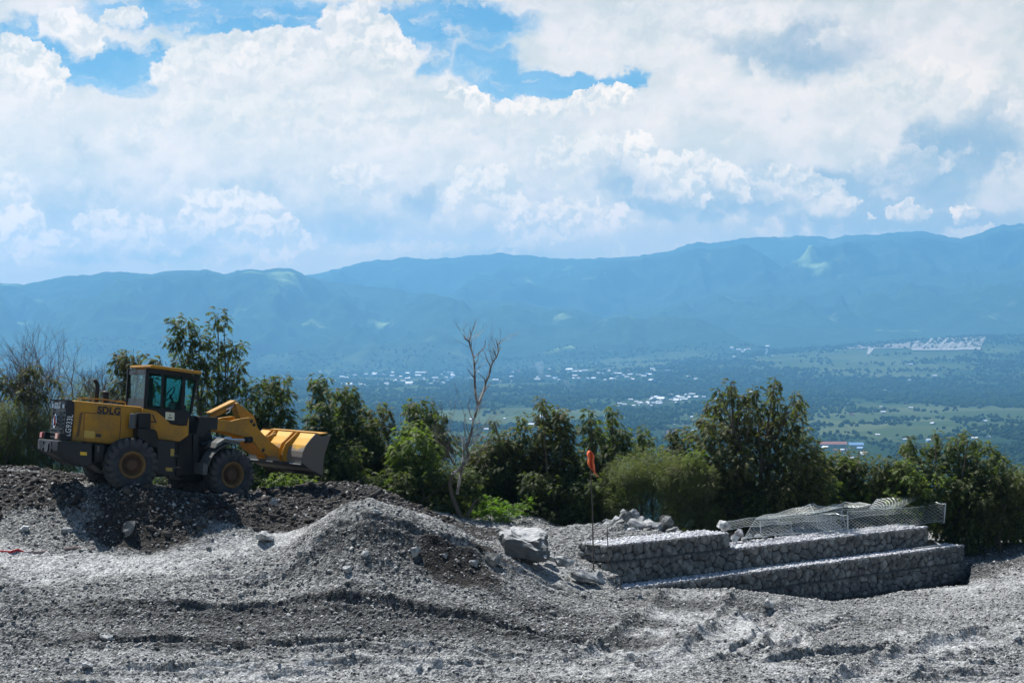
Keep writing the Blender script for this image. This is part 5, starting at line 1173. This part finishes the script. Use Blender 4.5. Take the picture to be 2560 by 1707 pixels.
tree('feathery_tree', 'low dark tree with two twiggy tips beside the pointed tree', 'tree', 58.5, [(958, 1016, 11), (966, 1028, 12), (905, 1024, 12), (915, 1035, 15), (935, 1030, 14), (945, 1050, 18), (925, 1065, 22), (955, 1080, 22), (905, 1080, 22), (940, 1110, 28), (975, 1060, 12)] + fill(890, 1000, 1120, 1250, 12, 32, 6), base=935, seed=6, dens=.85, m=BR, stems=2)
tree('feathery_tree', 'dark twin topped tree left of the leafless tree', 'tree', 59, [(1028, 1012, 12), (1042, 1010, 15), (1032, 1030, 16), (1052, 1032, 17), (1074, 1006, 11), (1078, 1022, 13), (1075, 1045, 18), (1110, 1040, 10), (1098, 1052, 12), (1055, 1060, 22), (1035, 1065, 20), (1085, 1070, 18), (1095, 1100, 22)] + fill(1000, 1120, 1090, 1270, 14, 30, 7), base=1050, seed=7, dens=.85, stems=2)
tree('leafy_tree', 'yellow green leafy tree in front of the dark twin topped one', 'tree', 56.5, [(1010, 1072, 16), (1028, 1068, 14), (1005, 1090, 18), (1045, 1062, 12), (1060, 1082, 16), (1035, 1100, 24), (1062, 1105, 18), (1000, 1120, 24), (1085, 1120, 14), (1075, 1140, 24), (1030, 1140, 28), (990, 1150, 22), (1050, 1170, 30), (985, 1190, 28), (1090, 1180, 26), (1020, 1200, 30), (1070, 1220, 28), (1100, 1230, 24), (980, 1225, 26)], base=1040, m=YG, seed=8, dens=.75, pods=.1)
tree('feathery_tree', 'low brownish tangled tree right of the leafless tree', 'tree', 58.5, [(1235, 1052, 9), (1240, 1075, 12), (1300, 1042, 13), (1306, 1058, 14), (1270, 1085, 16), (1220, 1095, 16), (1310, 1085, 18), (1285, 1105, 22), (1245, 1110, 24), (1325, 1110, 18)] + fill(1190, 1340, 1125, 1290, 22, 30, 9), base=1260, m=BR, seed=9, dens=.62, stems=3)
tree('feathery_tree', 'dense dark tree with a tall blunt crown left of the orange flag', 'tree', 58, [(1352, 1000, 12), (1358, 1015, 13), (1352, 1035, 17), (1362, 1055, 20), (1392, 1030, 16), (1404, 1038, 17), (1412, 1060, 19), (1388, 1060, 22), (1350, 1080, 22), (1420, 1085, 18), (1385, 1090, 28), (1360, 1115, 28), (1410, 1115, 26), (1425, 1140, 24), (1345, 1140, 26), (1385, 1150, 34)] + fill(1330, 1460, 1170, 1300, 20, 34, 10), base=1385, seed=10, dens=.85, m=BR, stems=3)
tree('feathery_tree', 'narrow dark tree right behind the orange flag', 'tree', 58.5, [(1470, 1030, 12), (1476, 1045, 14), (1462, 1060, 12), (1452, 1075, 10), (1484, 1068, 16), (1498, 1082, 14), (1490, 1100, 20), (1470, 1110, 18), (1508, 1108, 15), (1495, 1135, 24), (1465, 1150, 24)] + fill(1450, 1530, 1160, 1290, 12, 28, 11), base=1485, seed=11, dens=.85)
tree('feathery_tree', 'slender dark tree second to the right of the orange flag', 'tree', 59, [(1530, 1026, 11), (1536, 1040, 13), (1526, 1048, 10), (1535, 1065, 14), (1550, 1085, 16), (1565, 1080, 14), (1535, 1095, 18), (1558, 1110, 20), (1530, 1125, 20), (1572, 1115, 14)] + fill(1510, 1600, 1140, 1260, 10, 26, 12), base=1540, seed=12, dens=.85)
tree('feathery_tree', 'tiny bottle shaped tree alone left of the broad tree', 'tree', 60, [(1608, 1070, 9), (1610, 1084, 13), (1604, 1100, 16), (1622, 1100, 12), (1612, 1118, 16), (1640, 1130, 12)] + fill(1590, 1680, 1140, 1200, 8, 18, 13), base=1610, seed=13, dens=.9)
tree('feathery_tree', 'small tree with two rounded tips at the left foot of the broad tree', 'tree', 60, [(1685, 1078, 13), (1690, 1095, 16), (1725, 1078, 12), (1728, 1095, 14), (1708, 1112, 20), (1675, 1118, 18), (1745, 1112, 18), (1690, 1140, 24), (1730, 1145, 24)] + fill(1660, 1780, 1150, 1240, 8, 28, 14), base=1705, seed=14, dens=.8, m=BR)
tree('feathery_tree', 'broad brownish tree with a ragged many pointed crown right of centre', 'tree', 58, [(1936, 948, 9), (1938, 962, 11), (1932, 978, 13), (1936, 996, 14), (1828, 958, 9), (1826, 975, 12), (1822, 992, 17), (1845, 998, 14), (1890, 975, 13), (1880, 990, 15), (1866, 1002, 15), (1795, 975, 9), (1800, 1000, 12), (1780, 1018, 17), (1798, 1028, 17), (1918, 1020, 18), (1944, 1022, 18), (1986, 985, 9), (1990, 1000, 12), (1984, 1018, 13), (2006, 1005, 7), (2002, 1030, 14), (1760, 1055, 15), (1748, 1048, 12), (1850, 1030, 24), (1815, 1045, 24), (1885, 1030, 22), (1966, 1040, 20), (1775, 1065, 24), (1930, 1055, 28), (1990, 1060, 22), (1850, 1070, 34), (1895, 1075, 34), (1810, 1085, 32), (1965, 1085, 30), (2010, 1090, 22), (1760, 1100, 28), (1930, 1110, 36), (1860, 1115, 38), (2030, 1112, 14), (1790, 1130, 34), (1990, 1125, 32), (2035, 1135, 18), (1900, 1150, 40), (1840, 1160, 40), (1960, 1165, 38), (1780, 1170, 34), (2020, 1165, 30)] + fill(1760, 2070, 1180, 1310, 34, 40, 15),
     base=1890, m=BR, seed=15, dens=.72, pods=.7, stems=5, thick=1.4, depth=1.1)
tree('feathery_tree', 'low dark tree between the two broad trees on the right', 'tree', 59.5, [(2052, 1135, 14), (2060, 1150, 16), (2108, 1142, 12), (2112, 1158, 14), (2085, 1165, 20), (2140, 1175, 16), (2060, 1180, 24), (2110, 1190, 28), (2150, 1205, 22)] + fill(2040, 2190, 1210, 1310, 14, 32, 16), base=2095, seed=16, dens=.9)
tree('feathery_tree', 'big rounded dark tree near the right edge', 'tree', 60, [(2275, 1100, 12), (2262, 1118, 13), (2285, 1125, 17), (2345, 1085, 10), (2340, 1105, 13), (2330, 1125, 20), (2404, 1082, 10), (2396, 1100, 15), (2420, 1100, 16), (2380, 1112, 18), (2436, 1118, 18), (2460, 1118, 16), (2476, 1132, 18), (2495, 1140, 15), (2510, 1155, 14), (2480, 1155, 22), (2300, 1150, 28), (2360, 1145, 30), (2410, 1140, 30), (2445, 1160, 30), (2330, 1180, 36), (2390, 1185, 40), (2440, 1205, 36), (2480, 1200, 28), (2290, 1195, 34), (2525, 1165, 10), (2500, 1185, 22)] + fill(2290, 2520, 1215, 1330, 30, 40, 17), base=2390, m=DK, seed=17, dens=.8, stems=4, thick=1.3, depth=1.0)
tree('leafy_tree', 'yellow green tinged tree leaning on the left side of the rounded tree', 'tree', 59, [(2210, 1160, 20), (2195, 1180, 20), (2235, 1185, 26), (2260, 1165, 22), (2205, 1205, 28), (2250, 1215, 30), (2180, 1225, 26)] + fill(2170, 2300, 1230, 1310, 12, 32, 18), base=2225, m=BR, seed=18, dens=.85, pods=.2)
tree('leafy_tree', 'dark bush cut by the right edge of the photo', 'bush', 60.5, [(2548, 1190, 22), (2575, 1180, 26), (2535, 1215, 26), (2570, 1220, 34)] + fill(2510, 2640, 1230, 1330, 16, 34, 19), base=2560, seed=19, dens=.9)
tree('leafy_tree', 'dark bushy tree behind the wire cages', 'tree', 59.5, fill(1880, 2330, 1235, 1320, 34, 34, 20), base=2100, m=DK, seed=20, dens=.8, pods=0)
# lower growth
def bush(label, d, cl, **k): k.setdefault('seed', int(cl[0][0]) % 97); k.setdefault('pods', 0); k.setdefault('tmpl', (FROND3, FROND3F)); return tree('bush', label, 'bush', d, cl, **k)
bush('pale feathery bush right of the orange flag, behind the rock heap', 57, [(1560, 1155, 20), (1600, 1150, 26), (1640, 1150, 28), (1690, 1160, 28), (1730, 1175, 28), (1545, 1180, 26), (1590, 1190, 34), (1650, 1195, 38), (1710, 1205, 36), (1750, 1220, 30), (1530, 1215, 28), (1570, 1230, 34), (1630, 1240, 40), (1700, 1250, 38), (1750, 1260, 30), (1520, 1250, 24), (1545, 1275, 28), (1600, 1280, 34), (1670, 1285, 34), (1730, 1290, 28), (1780, 1290, 24)] + fill(1510, 1790, 1165, 1310, 36, 26, 88), base=1640, m=PL, tmpl=(FINE, FINEF), L=(.14, .26), dens=3.4, stems=5, up=.5)
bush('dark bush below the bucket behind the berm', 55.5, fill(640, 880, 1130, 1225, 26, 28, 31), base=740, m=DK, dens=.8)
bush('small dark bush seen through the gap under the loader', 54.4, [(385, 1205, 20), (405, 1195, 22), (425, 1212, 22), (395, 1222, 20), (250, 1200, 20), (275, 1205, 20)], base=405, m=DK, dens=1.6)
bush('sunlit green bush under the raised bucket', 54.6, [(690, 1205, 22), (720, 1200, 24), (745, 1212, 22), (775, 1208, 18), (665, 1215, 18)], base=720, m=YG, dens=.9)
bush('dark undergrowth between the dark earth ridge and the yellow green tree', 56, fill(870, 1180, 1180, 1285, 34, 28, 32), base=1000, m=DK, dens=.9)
bush('bright green weeds at the foot of the leafless tree', 56.2, [(1205, 1270, 14), (1225, 1280, 16), (1245, 1262, 14), (1262, 1280, 18), (1250, 1292, 16), (1190, 1285, 12), (1212, 1250, 8), (1285, 1285, 12)], base=1240, m=M_LEAFG, dens=1.2, up=.9, L=(.14, .28), thick=.4)
bush('small bright shoots left of the dense dark tree', 56.3, [(1312, 1262, 10), (1300, 1275, 12), (1320, 1250, 7), (1290, 1290, 10)], base=1305, m=M_LEAFG, dens=1.0, up=.9, L=(.14, .26), thick=.4)
bush('dark bush behind the leafless tree', 58, fill(1120, 1260, 1150, 1295, 24, 28, 33), base=1180, m=DK, dens=.75)
bush('dark bush between the dense tree and the orange flag', 57.2, fill(1330, 1560, 1205, 1310, 34, 28, 34), base=1440, m=DK, dens=.9)
bush('yellow green sprig behind the right end of the wire cages', 64, [(2390, 1262, 18), (2410, 1278, 22), (2375, 1280, 18), (2430, 1295, 18), (2395, 1300, 20)], base=2400, m=YG, dens=.9)
bush('dark hedge like bush along the crest at the far right', 68.5, fill(2330, 2620, 1265, 1335, 30, 30, 35), base=2480, m=DK, dens=.9)
bush('yellow green bush right of the broad tree', 58.6, [(2075, 1215, 22), (2110, 1225, 24), (2140, 1240, 22), (2170, 1232, 18), (2120, 1262, 26), (2080, 1255, 24)], base=2110, m=YG, dens=.6)
bush('dark bush under the broad brownish tree', 57.6, fill(1760, 2060, 1225, 1310, 36, 30, 36), base=1900, m=DK, dens=.85)
bush('bright green leafy top in front of the left side of the broad tree', 57.2, [(1735, 1132, 14), (1752, 1140, 16), (1720, 1150, 14), (1765, 1160, 16), (1745, 1165, 18)], base=1745, m=YG, dens=.9)
bush('yellow green bush in front of the rounded tree', 58.6, fill(2215, 2350, 1165, 1300, 16, 22, 91), base=2280, m=YG, dens=.5)
bush('olive bush right of the rounded tree near the edge', 59.2, fill(2440, 2560, 1190, 1320, 18, 26, 92), base=2500, m=BR, dens=.8)
bush('dark undergrowth between the leafless tree and the dense dark tree', 58.5, fill(1150, 1360, 1110, 1290, 34, 28, 93), base=1250, m=DK, dens=.9)
bush('olive undergrowth behind the wire cages and the broad tree', 60, fill(1980, 2260, 1150, 1300, 34, 30, 94), base=2110, m=BR, dens=.9)
bush('dark undergrowth right of the raised bucket', 57.4, fill(800, 1010, 1070, 1240, 30, 28, 95), base=900, m=DK, dens=.9)
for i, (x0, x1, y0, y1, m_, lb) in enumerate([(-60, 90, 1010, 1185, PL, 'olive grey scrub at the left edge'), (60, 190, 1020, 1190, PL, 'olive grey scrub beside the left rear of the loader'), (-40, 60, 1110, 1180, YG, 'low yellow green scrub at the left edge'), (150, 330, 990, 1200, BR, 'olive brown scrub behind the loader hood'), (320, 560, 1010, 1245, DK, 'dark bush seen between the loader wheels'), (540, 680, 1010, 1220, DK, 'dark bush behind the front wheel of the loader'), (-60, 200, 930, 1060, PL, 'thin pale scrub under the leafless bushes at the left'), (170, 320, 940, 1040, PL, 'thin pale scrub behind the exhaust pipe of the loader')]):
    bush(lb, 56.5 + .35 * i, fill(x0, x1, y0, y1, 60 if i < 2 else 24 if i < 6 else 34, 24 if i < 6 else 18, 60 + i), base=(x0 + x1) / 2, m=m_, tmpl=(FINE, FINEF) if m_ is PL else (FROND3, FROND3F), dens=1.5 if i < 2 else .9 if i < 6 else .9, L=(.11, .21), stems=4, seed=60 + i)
for i, (sx, sy, rp) in enumerate([(70, 890, 10), (62, 905, 14), (100, 915, 13), (90, 930, 15), (140, 940, 12), (45, 925, 14)]): pass
tree('feathery_tree', 'small dark leaved sapling among the leafless bushes at the left', 'tree', 57, [(78, 922, 12), (92, 915, 9), (60, 932, 14), (88, 940, 14), (50, 950, 16), (72, 960, 18), (140, 945, 10), (150, 958, 9), (60, 985, 20), (95, 985, 18), (10, 950, 12), (0, 930, 10), (20, 970, 16)], base=72, m=BR, seed=72, dens=.7, stems=2)

# leafless bushes and trees
def twigs(b, p, dirn, length, rad, lvl, rg, spread=.5, kids=3, mi=0):
    n_ = 4; pts = [p]; d_ = dirn / np.linalg.norm(dirn); q = p
    for i in range(n_): d_ = d_ + rg.normal(0, .10, 3) + np.array([0, 0, .03]); d_ /= np.linalg.norm(d_); q = q + d_ * length / n_; pts.append(q)
    b.tube(pts, np.linspace(rad, rad * .6, n_ + 1), 4 if rad > .008 else 3, mi, False)
    if lvl <= 0: return
    for k_ in range(kids):
        i = rg.randint(2, n_ + 1) if k_ < kids - 1 else n_; e = d_ + rg.normal(0, spread, 3) * np.array([1, .8, .6]); e[2] = abs(e[2]) * .9 + .15
        twigs(b, pts[i], e, length * rg.uniform(.55, .78), rad * .62, lvl - 1, rg, spread, kids, mi)
for i, (sx, top, sb, d, lb) in enumerate([(30, 845, 1150, 57.3, 'leafless bush of upright grey twigs at the left edge'), (112, 832, 1150, 57.6, 'tallest leafless bush left of the loader'), (185, 880, 1160, 57.2, 'spreading leafless bush above the loader bumper'), (228, 905, 1150, 58, 'leafless bush leaning right towards the exhaust pipe'), (-10, 870, 1150, 58, 'leafless bush cut by the left edge'), (262, 950, 1150, 58.4, 'small leafless bush behind the loader hood'), (410, 895, 1150, 58.6, 'thin leafless stems beside the tall airy tree'), (1148, 1000, 1290, 57.6, 'pale twiggy thicket leaning on the leafless tree')]):
    rg = np.random.RandomState(200 + i); bs = P(sx, sb, d); H = (sb - top) * d / FPX; root = thing('leafless_bush', lb, 'bush', tuple(bs)); b = MB()
    for k in range(5 if i != 6 else 2): e = np.array([rg.normal(0, .28), rg.normal(0, .2), 1.0]); twigs(b, bs + [rg.normal(0, .15), rg.normal(0, .1), 0], e, H * rg.uniform(.36, .46), .024, 4, rg, .42)
    b.build('branch', M_TWIG, root, origin=bs)
def r5(x, y): return (1080 + x / 3.014, 800 + y / 3.014)
b = MB(); rg = np.random.RandomState(4); DT = 55.0
def pl(pts, d=DT): return np.array([P(*r5(*q), d + .1 * math.sin(q[1] * .01)) for q in pts])
bs = pl([(215, 1490)])[0] - [0, 0, .15]
lt = thing('leafless_tree', 'tall leafless tree with a crooked dark foot and pale forked stem', 'tree', tuple(bs))
b.tube(np.vstack([bs, pl([(212, 1480), (180, 1400), (150, 1320), (132, 1230), (150, 1170), (165, 1140)])]), [.075, .07, .065, .06, .055, .05, .045], 7, 1)
b.tube(pl([(258, 1490), (290, 1430), (320, 1370), (350, 1345)]), [.05, .045, .035, .02], 6, 1)
main = [(150, 1160), (200, 1130), (235, 1085), (262, 1060), (275, 1010), (258, 965), (285, 890), (300, 830), (312, 760), (335, 690), (348, 640)]
b.tube(pl(main), np.linspace(.05, .033, len(main)), 6, 0)
A_ = [(348, 640), (330, 570), (322, 480), (322, 400), (318, 320), (308, 260), (292, 215), (280, 165), (262, 150), (240, 135)]; b.tube(pl(A_), np.linspace(.040, .016, len(A_)), 5, 0)
B_ = [(348, 640), (375, 575), (398, 510), (405, 470), (428, 420), (445, 350), (455, 320), (485, 280), (500, 240), (495, 190), (515, 160)]; b.tube(pl(B_), np.linspace(.038, .015, len(B_)), 5, 0)
C_ = [(190, 1310), (205, 1220), (222, 1140), (232, 1060), (240, 980), (232, 920), (228, 870)]; b.tube(pl(C_), np.linspace(.045, .022, len(C_)), 5, 0)
for br_ in ([(280, 165), (292, 110), (290, 75)], [(262, 150), (235, 110)], [(318, 280), (350, 250), (385, 220), (400, 190), (402, 150)], [(440, 345), (415, 300), (395, 240), (370, 210)], [(405, 480), (395, 440), (350, 400)], [(485, 280), (470, 240), (460, 215)], [(312, 760), (285, 700), (270, 640), (290, 590)], [(240, 980), (250, 860), (240, 780), (255, 700)], [(380, 560), (420, 500), (440, 470)], [(322, 440), (290, 400), (270, 370)], [(322, 340), (345, 300), (350, 260)], [(500, 240), (520, 200)], [(495, 190), (480, 140)]):
    b.tube(pl(br_), np.linspace(.018, .008, len(br_)), 4, 0)
for path, n_, ln in ((A_, 16, .5), (B_, 16, .5), (main, 8, .6), (C_, 8, .6)):
    W = pl(path)
    for k in range(n_):
        i = rg.randint(max(1, len(W) // 3), len(W)); twigs(b, W[i], np.array([rg.normal(0, .7), rg.normal(0, .4), .9]), ln * rg.uniform(.4, 1), .006, 2, rg, .5, 2, 0)
b.build('branch', [M_BARKP, M_BARK], lt, origin=bs)

# ------------------------------------------------------------------ valley: woodland, houses, earthworks, smoke
rg = np.random.RandomState(21)
def plain_hit(sx, sy):
    ds = np.geomspace(1200, 12000, 500); x = (sx - 1280) / FPX * ds; z = (853.5 - sy) / FPX * ds; g_ = far_height(x, ds); k = np.where(z <= g_)[0]
    return float(ds[k[0]]) if len(k) else None
M_ROOFW = mat('bright metal roof', (0.50, 0.52, 0.55), .5); M_ROOFR = mat('rusty red roof', (0.24, 0.09, 0.065), .8); M_ROOFB = mat('blue roof', (0.10, 0.22, 0.40), .6); M_WALLH = mat('pale house wall', (0.42, 0.41, 0.38), .9)
def house_mesh(nm, L, W, H, roof):
    V = [(-L, -W, 0), (L, -W, 0), (L, W, 0), (-L, W, 0), (-L, -W, H), (L, -W, H), (L, W, H), (-L, W, H)]; e = 1.15
    V += [(-L * e, -W * e, H * .95), (L * e, -W * e, H * .95), (L * e, W * e, H * .95), (-L * e, W * e, H * .95), (-L * e, 0, H + W * .55), (L * e, 0, H + W * .55)]
    F = [(0, 1, 5, 4), (1, 2, 6, 5), (2, 3, 7, 6), (3, 0, 4, 7), (8, 9, 13, 12), (10, 11, 12, 13), (9, 10, 13), (11, 8, 12)]
    return mesh(nm, V, F, [M_WALLH, roof], False, [0] * 4 + [1] * 4)
HM = [house_mesh('house', 5.5, 5, 5.0, M_ROOFW), house_mesh('house', 7, 5, 5.5, M_ROOFW), house_mesh('house', 5, 4.5, 4.6, M_ROOFR), house_mesh('house', 6.5, 5, 5, M_ROOFB), house_mesh('house', 9, 7, 6, M_ROOFW)]
HOUSES = []
TOWNS = [('white roofed house in the dense town in the middle of the valley', 'houses of the town in the valley', 75, (1545, 1790), (982, 1018), 1, .92), ('tiny pale house in the long town strip below the left mountains', 'houses of the far town strip', 80, (800, 1280), (932, 966), 0, .8), ('tiny pale house in the town strip left of the broad tree top', 'houses of the middle town strip', 55, (1290, 1740), (925, 955), 0, .8),
         ('tiny pale house near the foot of the right mountains', 'houses below the right mountains', 16, (1830, 1930), (868, 896), 0, .9), ('pale house in the hamlet between the two broad trees', 'houses of the hamlet on the right', 14, (2040, 2210), (1112, 1150), 0, .7), ('pale house glimpsed left of the broad tree', 'houses left of the broad tree', 12, (1660, 1760), (1060, 1092), 0, .6),
         ('lone tiny pale house scattered in the woodland of the valley', 'lone houses in the valley', 26, (1700, 2560), (910, 1110), 0, .7), ('pale house glimpsed behind the leafless tree', 'houses behind the leafless tree', 14, (1160, 1420), (1040, 1150), 0, .7)]
for lb, gr_, n_, (x0, x1), (y0, y1), slant, wt in TOWNS:
    for i in range(n_):
        sx = rg.uniform(x0, x1) if n_ < 30 else x0 + (x1 - x0) * np.clip(rg.normal(.5, .24), 0, 1); v_ = rg.rand(); sy = y0 + (y1 - y0) * v_
        if slant: sy = 1015 - (sx - 1545) / 245 * 26 + rg.normal(0, 4.5)
        dd_ = plain_hit(sx, sy)
        if not dd_: continue
        m_ = HM[rg.choice([0, 1, 4, 2, 3], p=[wt * .45, wt * .4, wt * .15, (1 - wt) * .7, (1 - wt) * .3])]
        o = link('house', m_); q = P(sx, sy, dd_); HOUSES.append((q[0], q[1])); o.location = tuple(q); o.rotation_euler = (0, 0, rg.rand() * 3.1); s_ = float(np.clip(dd_ / 5200, .6, 1.5)) * rg.uniform(.55, 1.1); o.scale = (s_, s_, s_); tag(o, lb, 'house', gr_)
for sx, sy, L_, lb, rf in [(2082, 1118, 17, 'long red roofed building in the hamlet between the broad trees', M_ROOFR), (2140, 1120, 9, 'long blue and white building right of the red roofed one', M_ROOFB)]:
    dd_ = plain_hit(sx, sy); o = link('building', house_mesh('building', L_, 6, 5, rf)); q = P(sx, sy, dd_); o.location = tuple(q); tag(o, lb, 'building')
Nw = 110000
d_ = np.exp(rg.uniform(math.log(1500), math.log(9800), Nw)); u_ = rg.uniform(-.29, .29, Nw); X = u_ * d_; f_ = forest(X, d_)
keep = rg.rand(Nw) < np.clip((f_ * 1.1 - .12) + .9 * fbm(X, d_ * .5, 1 / 130., 3, 97), .0, 1) * np.clip(d_ / 3500, .25, 1); X, Y = X[keep], d_[keep]
HP = np.array(HOUSES); keep = np.ones(len(X), bool)
for h_ in HP: keep &= ~((np.abs(X - h_[0]) < 18 + h_[1] * .003) & (Y > h_[1] - 120) & (Y < h_[1] + 30))
X, Y = X[keep], Y[keep]; Z = far_height(X, Y); rad = rg.uniform(1.8, 4.6, len(X)) * np.clip(Y / 3000, .85, 1.8)
V, F = rocks_arrays(np.stack([X, Y, Z + rad * .55], 1), rad, 12, jit=.35, flat=(.7, 1.1))
M_WOOD = mat('far woodland', rough=1.0, spec=0.0, fn=lambda N, b: N.l.new(N.mix(geo(N, 'Random Per Island'), (0.008, 0.020, 0.010), (0.038, 0.062, 0.026)), b.inputs['Base Color']))
wd = link('far_woodland', mesh('far_woodland', V, F, M_WOOD, False)); tag(wd, 'dark woodland and scattered trees covering the valley floor', kind='stuff')
# bare terraces of the building site below the right mountains: pale roads drawn out on the hillside
M_EARTH = mat('bare pale earth', rough=1.0, spec=0, fn=lambda N, b: N.l.new(N.mix(N.noise(geo(N), .02, 5), (0.16, 0.145, 0.13), (0.28, 0.26, 0.23)), b.inputs['Base Color']))
M_TRACK = mat('pale dirt road', (0.30, 0.285, 0.255), 1.0)
def drape(name, poly_px, m, lift, n=14):
    c = [np.array(q, float) for q in poly_px]; V = []
    for j in range(n + 1):
        for i in range(n + 1):
            u, v_ = i / n, j / n; q = c[0] * (1 - u) * (1 - v_) + c[1] * u * (1 - v_) + c[2] * u * v_ + c[3] * (1 - u) * v_
            d1 = plain_hit(*q) or 9000; x = (q[0] - 1280) / FPX * d1; V.append((x, d1, float(far_height(np.array([x]), np.array([d1]))[0]) + lift))
    F = [(j * (n + 1) + i, j * (n + 1) + i + 1, (j + 1) * (n + 1) + i + 1, (j + 1) * (n + 1) + i) for j in range(n) for i in range(n)]
    return tag(link(name, mesh(name, V, F, m, True)), kind='structure')
drape('earthworks', [(2270, 876), (2450, 874), (2466, 842), (2350, 848)], M_EARTH, 3); drape('earthworks', [(2100, 874), (2290, 872), (2340, 852), (2130, 866)], M_EARTH, 3)
for x_ in (2290, 2318, 2336, 2356, 2378, 2402, 2424, 2446): drape('dirt_road', [(x_ - 12, 871), (x_ - 5, 871), (x_ + 17, 847), (x_ + 10, 847)], M_TRACK, 5, 5)
drape('dirt_road', [(2166, 888), (2174, 888), (2186, 872), (2172, 872)], M_TRACK, 4, 5); drape('dirt_road', [(2280, 879), (2452, 877), (2452, 872), (2280, 874)], M_TRACK, 5, 8)

M_SMOKE = bpy.data.materials.new('thin smoke'); M_SMOKE.use_nodes = True; N = NT(M_SMOKE.node_tree); N.n.remove(N.n['Principled BSDF']); vs = N.n.new('ShaderNodeVolumePrincipled'); vs.inputs['Color'].default_value = (.95, .96, 1, 1); vs.inputs['Density'].default_value = .006; N.l.new(vs.outputs[0], N.n['Material Output'].inputs['Volume'])
for i, (x0, y0, x1, y1, w0, w1) in enumerate([(1358, 950, 1346, 905, 6, 14), (1430, 980, 1412, 950, 2, 10)]):
    d1 = plain_hit(x0, y0); n_ = 6; b = MB(); b.tube([P(x0 + (x1 - x0) * t, y0 + (y1 - y0) * t, d1) for t in np.linspace(0, 1, n_)], [(w0 + (w1 - w0) * t) * d1 / FPX for t in np.linspace(0, 1, n_)], 8); b.f = [f_[::-1] for f_ in b.f]; tag(b.build('smoke', M_SMOKE, None, origin=P(x0, y0, d1)), 'thin smoke rising from the valley', kind='stuff')

# ------------------------------------------------------------------ haze
HX = 8300; hz = mesh('haze', [(-HX, -300, -420), (HX, -300, -420), (HX, 19800, -420), (-HX, 19800, -420), (-HX, -300, 1070), (HX, -300, 1070), (HX, 19800, 1070), (-HX, 19800, 1070)],
    [(0, 3, 2, 1), (4, 5, 6, 7), (0, 1, 5, 4), (1, 2, 6, 5), (2, 3, 7, 6), (3, 0, 4, 7)])
M_HAZE = bpy.data.materials.new('haze'); M_HAZE.use_nodes = True; N = NT(M_HAZE.node_tree); N.n.remove(N.n['Principled BSDF'])
vs = N.n.new('ShaderNodeVolumePrincipled'); vs.inputs['Color'].default_value = (.23, .58, 0.985, 1); vs.inputs['Density'].default_value = 0.90e-4; vs.inputs['Anisotropy'].default_value = 0.36
N.l.new(vs.outputs[0], N.n['Material Output'].inputs['Volume']); hz.materials.append(M_HAZE)
tag(link('haze', hz), kind='stuff')
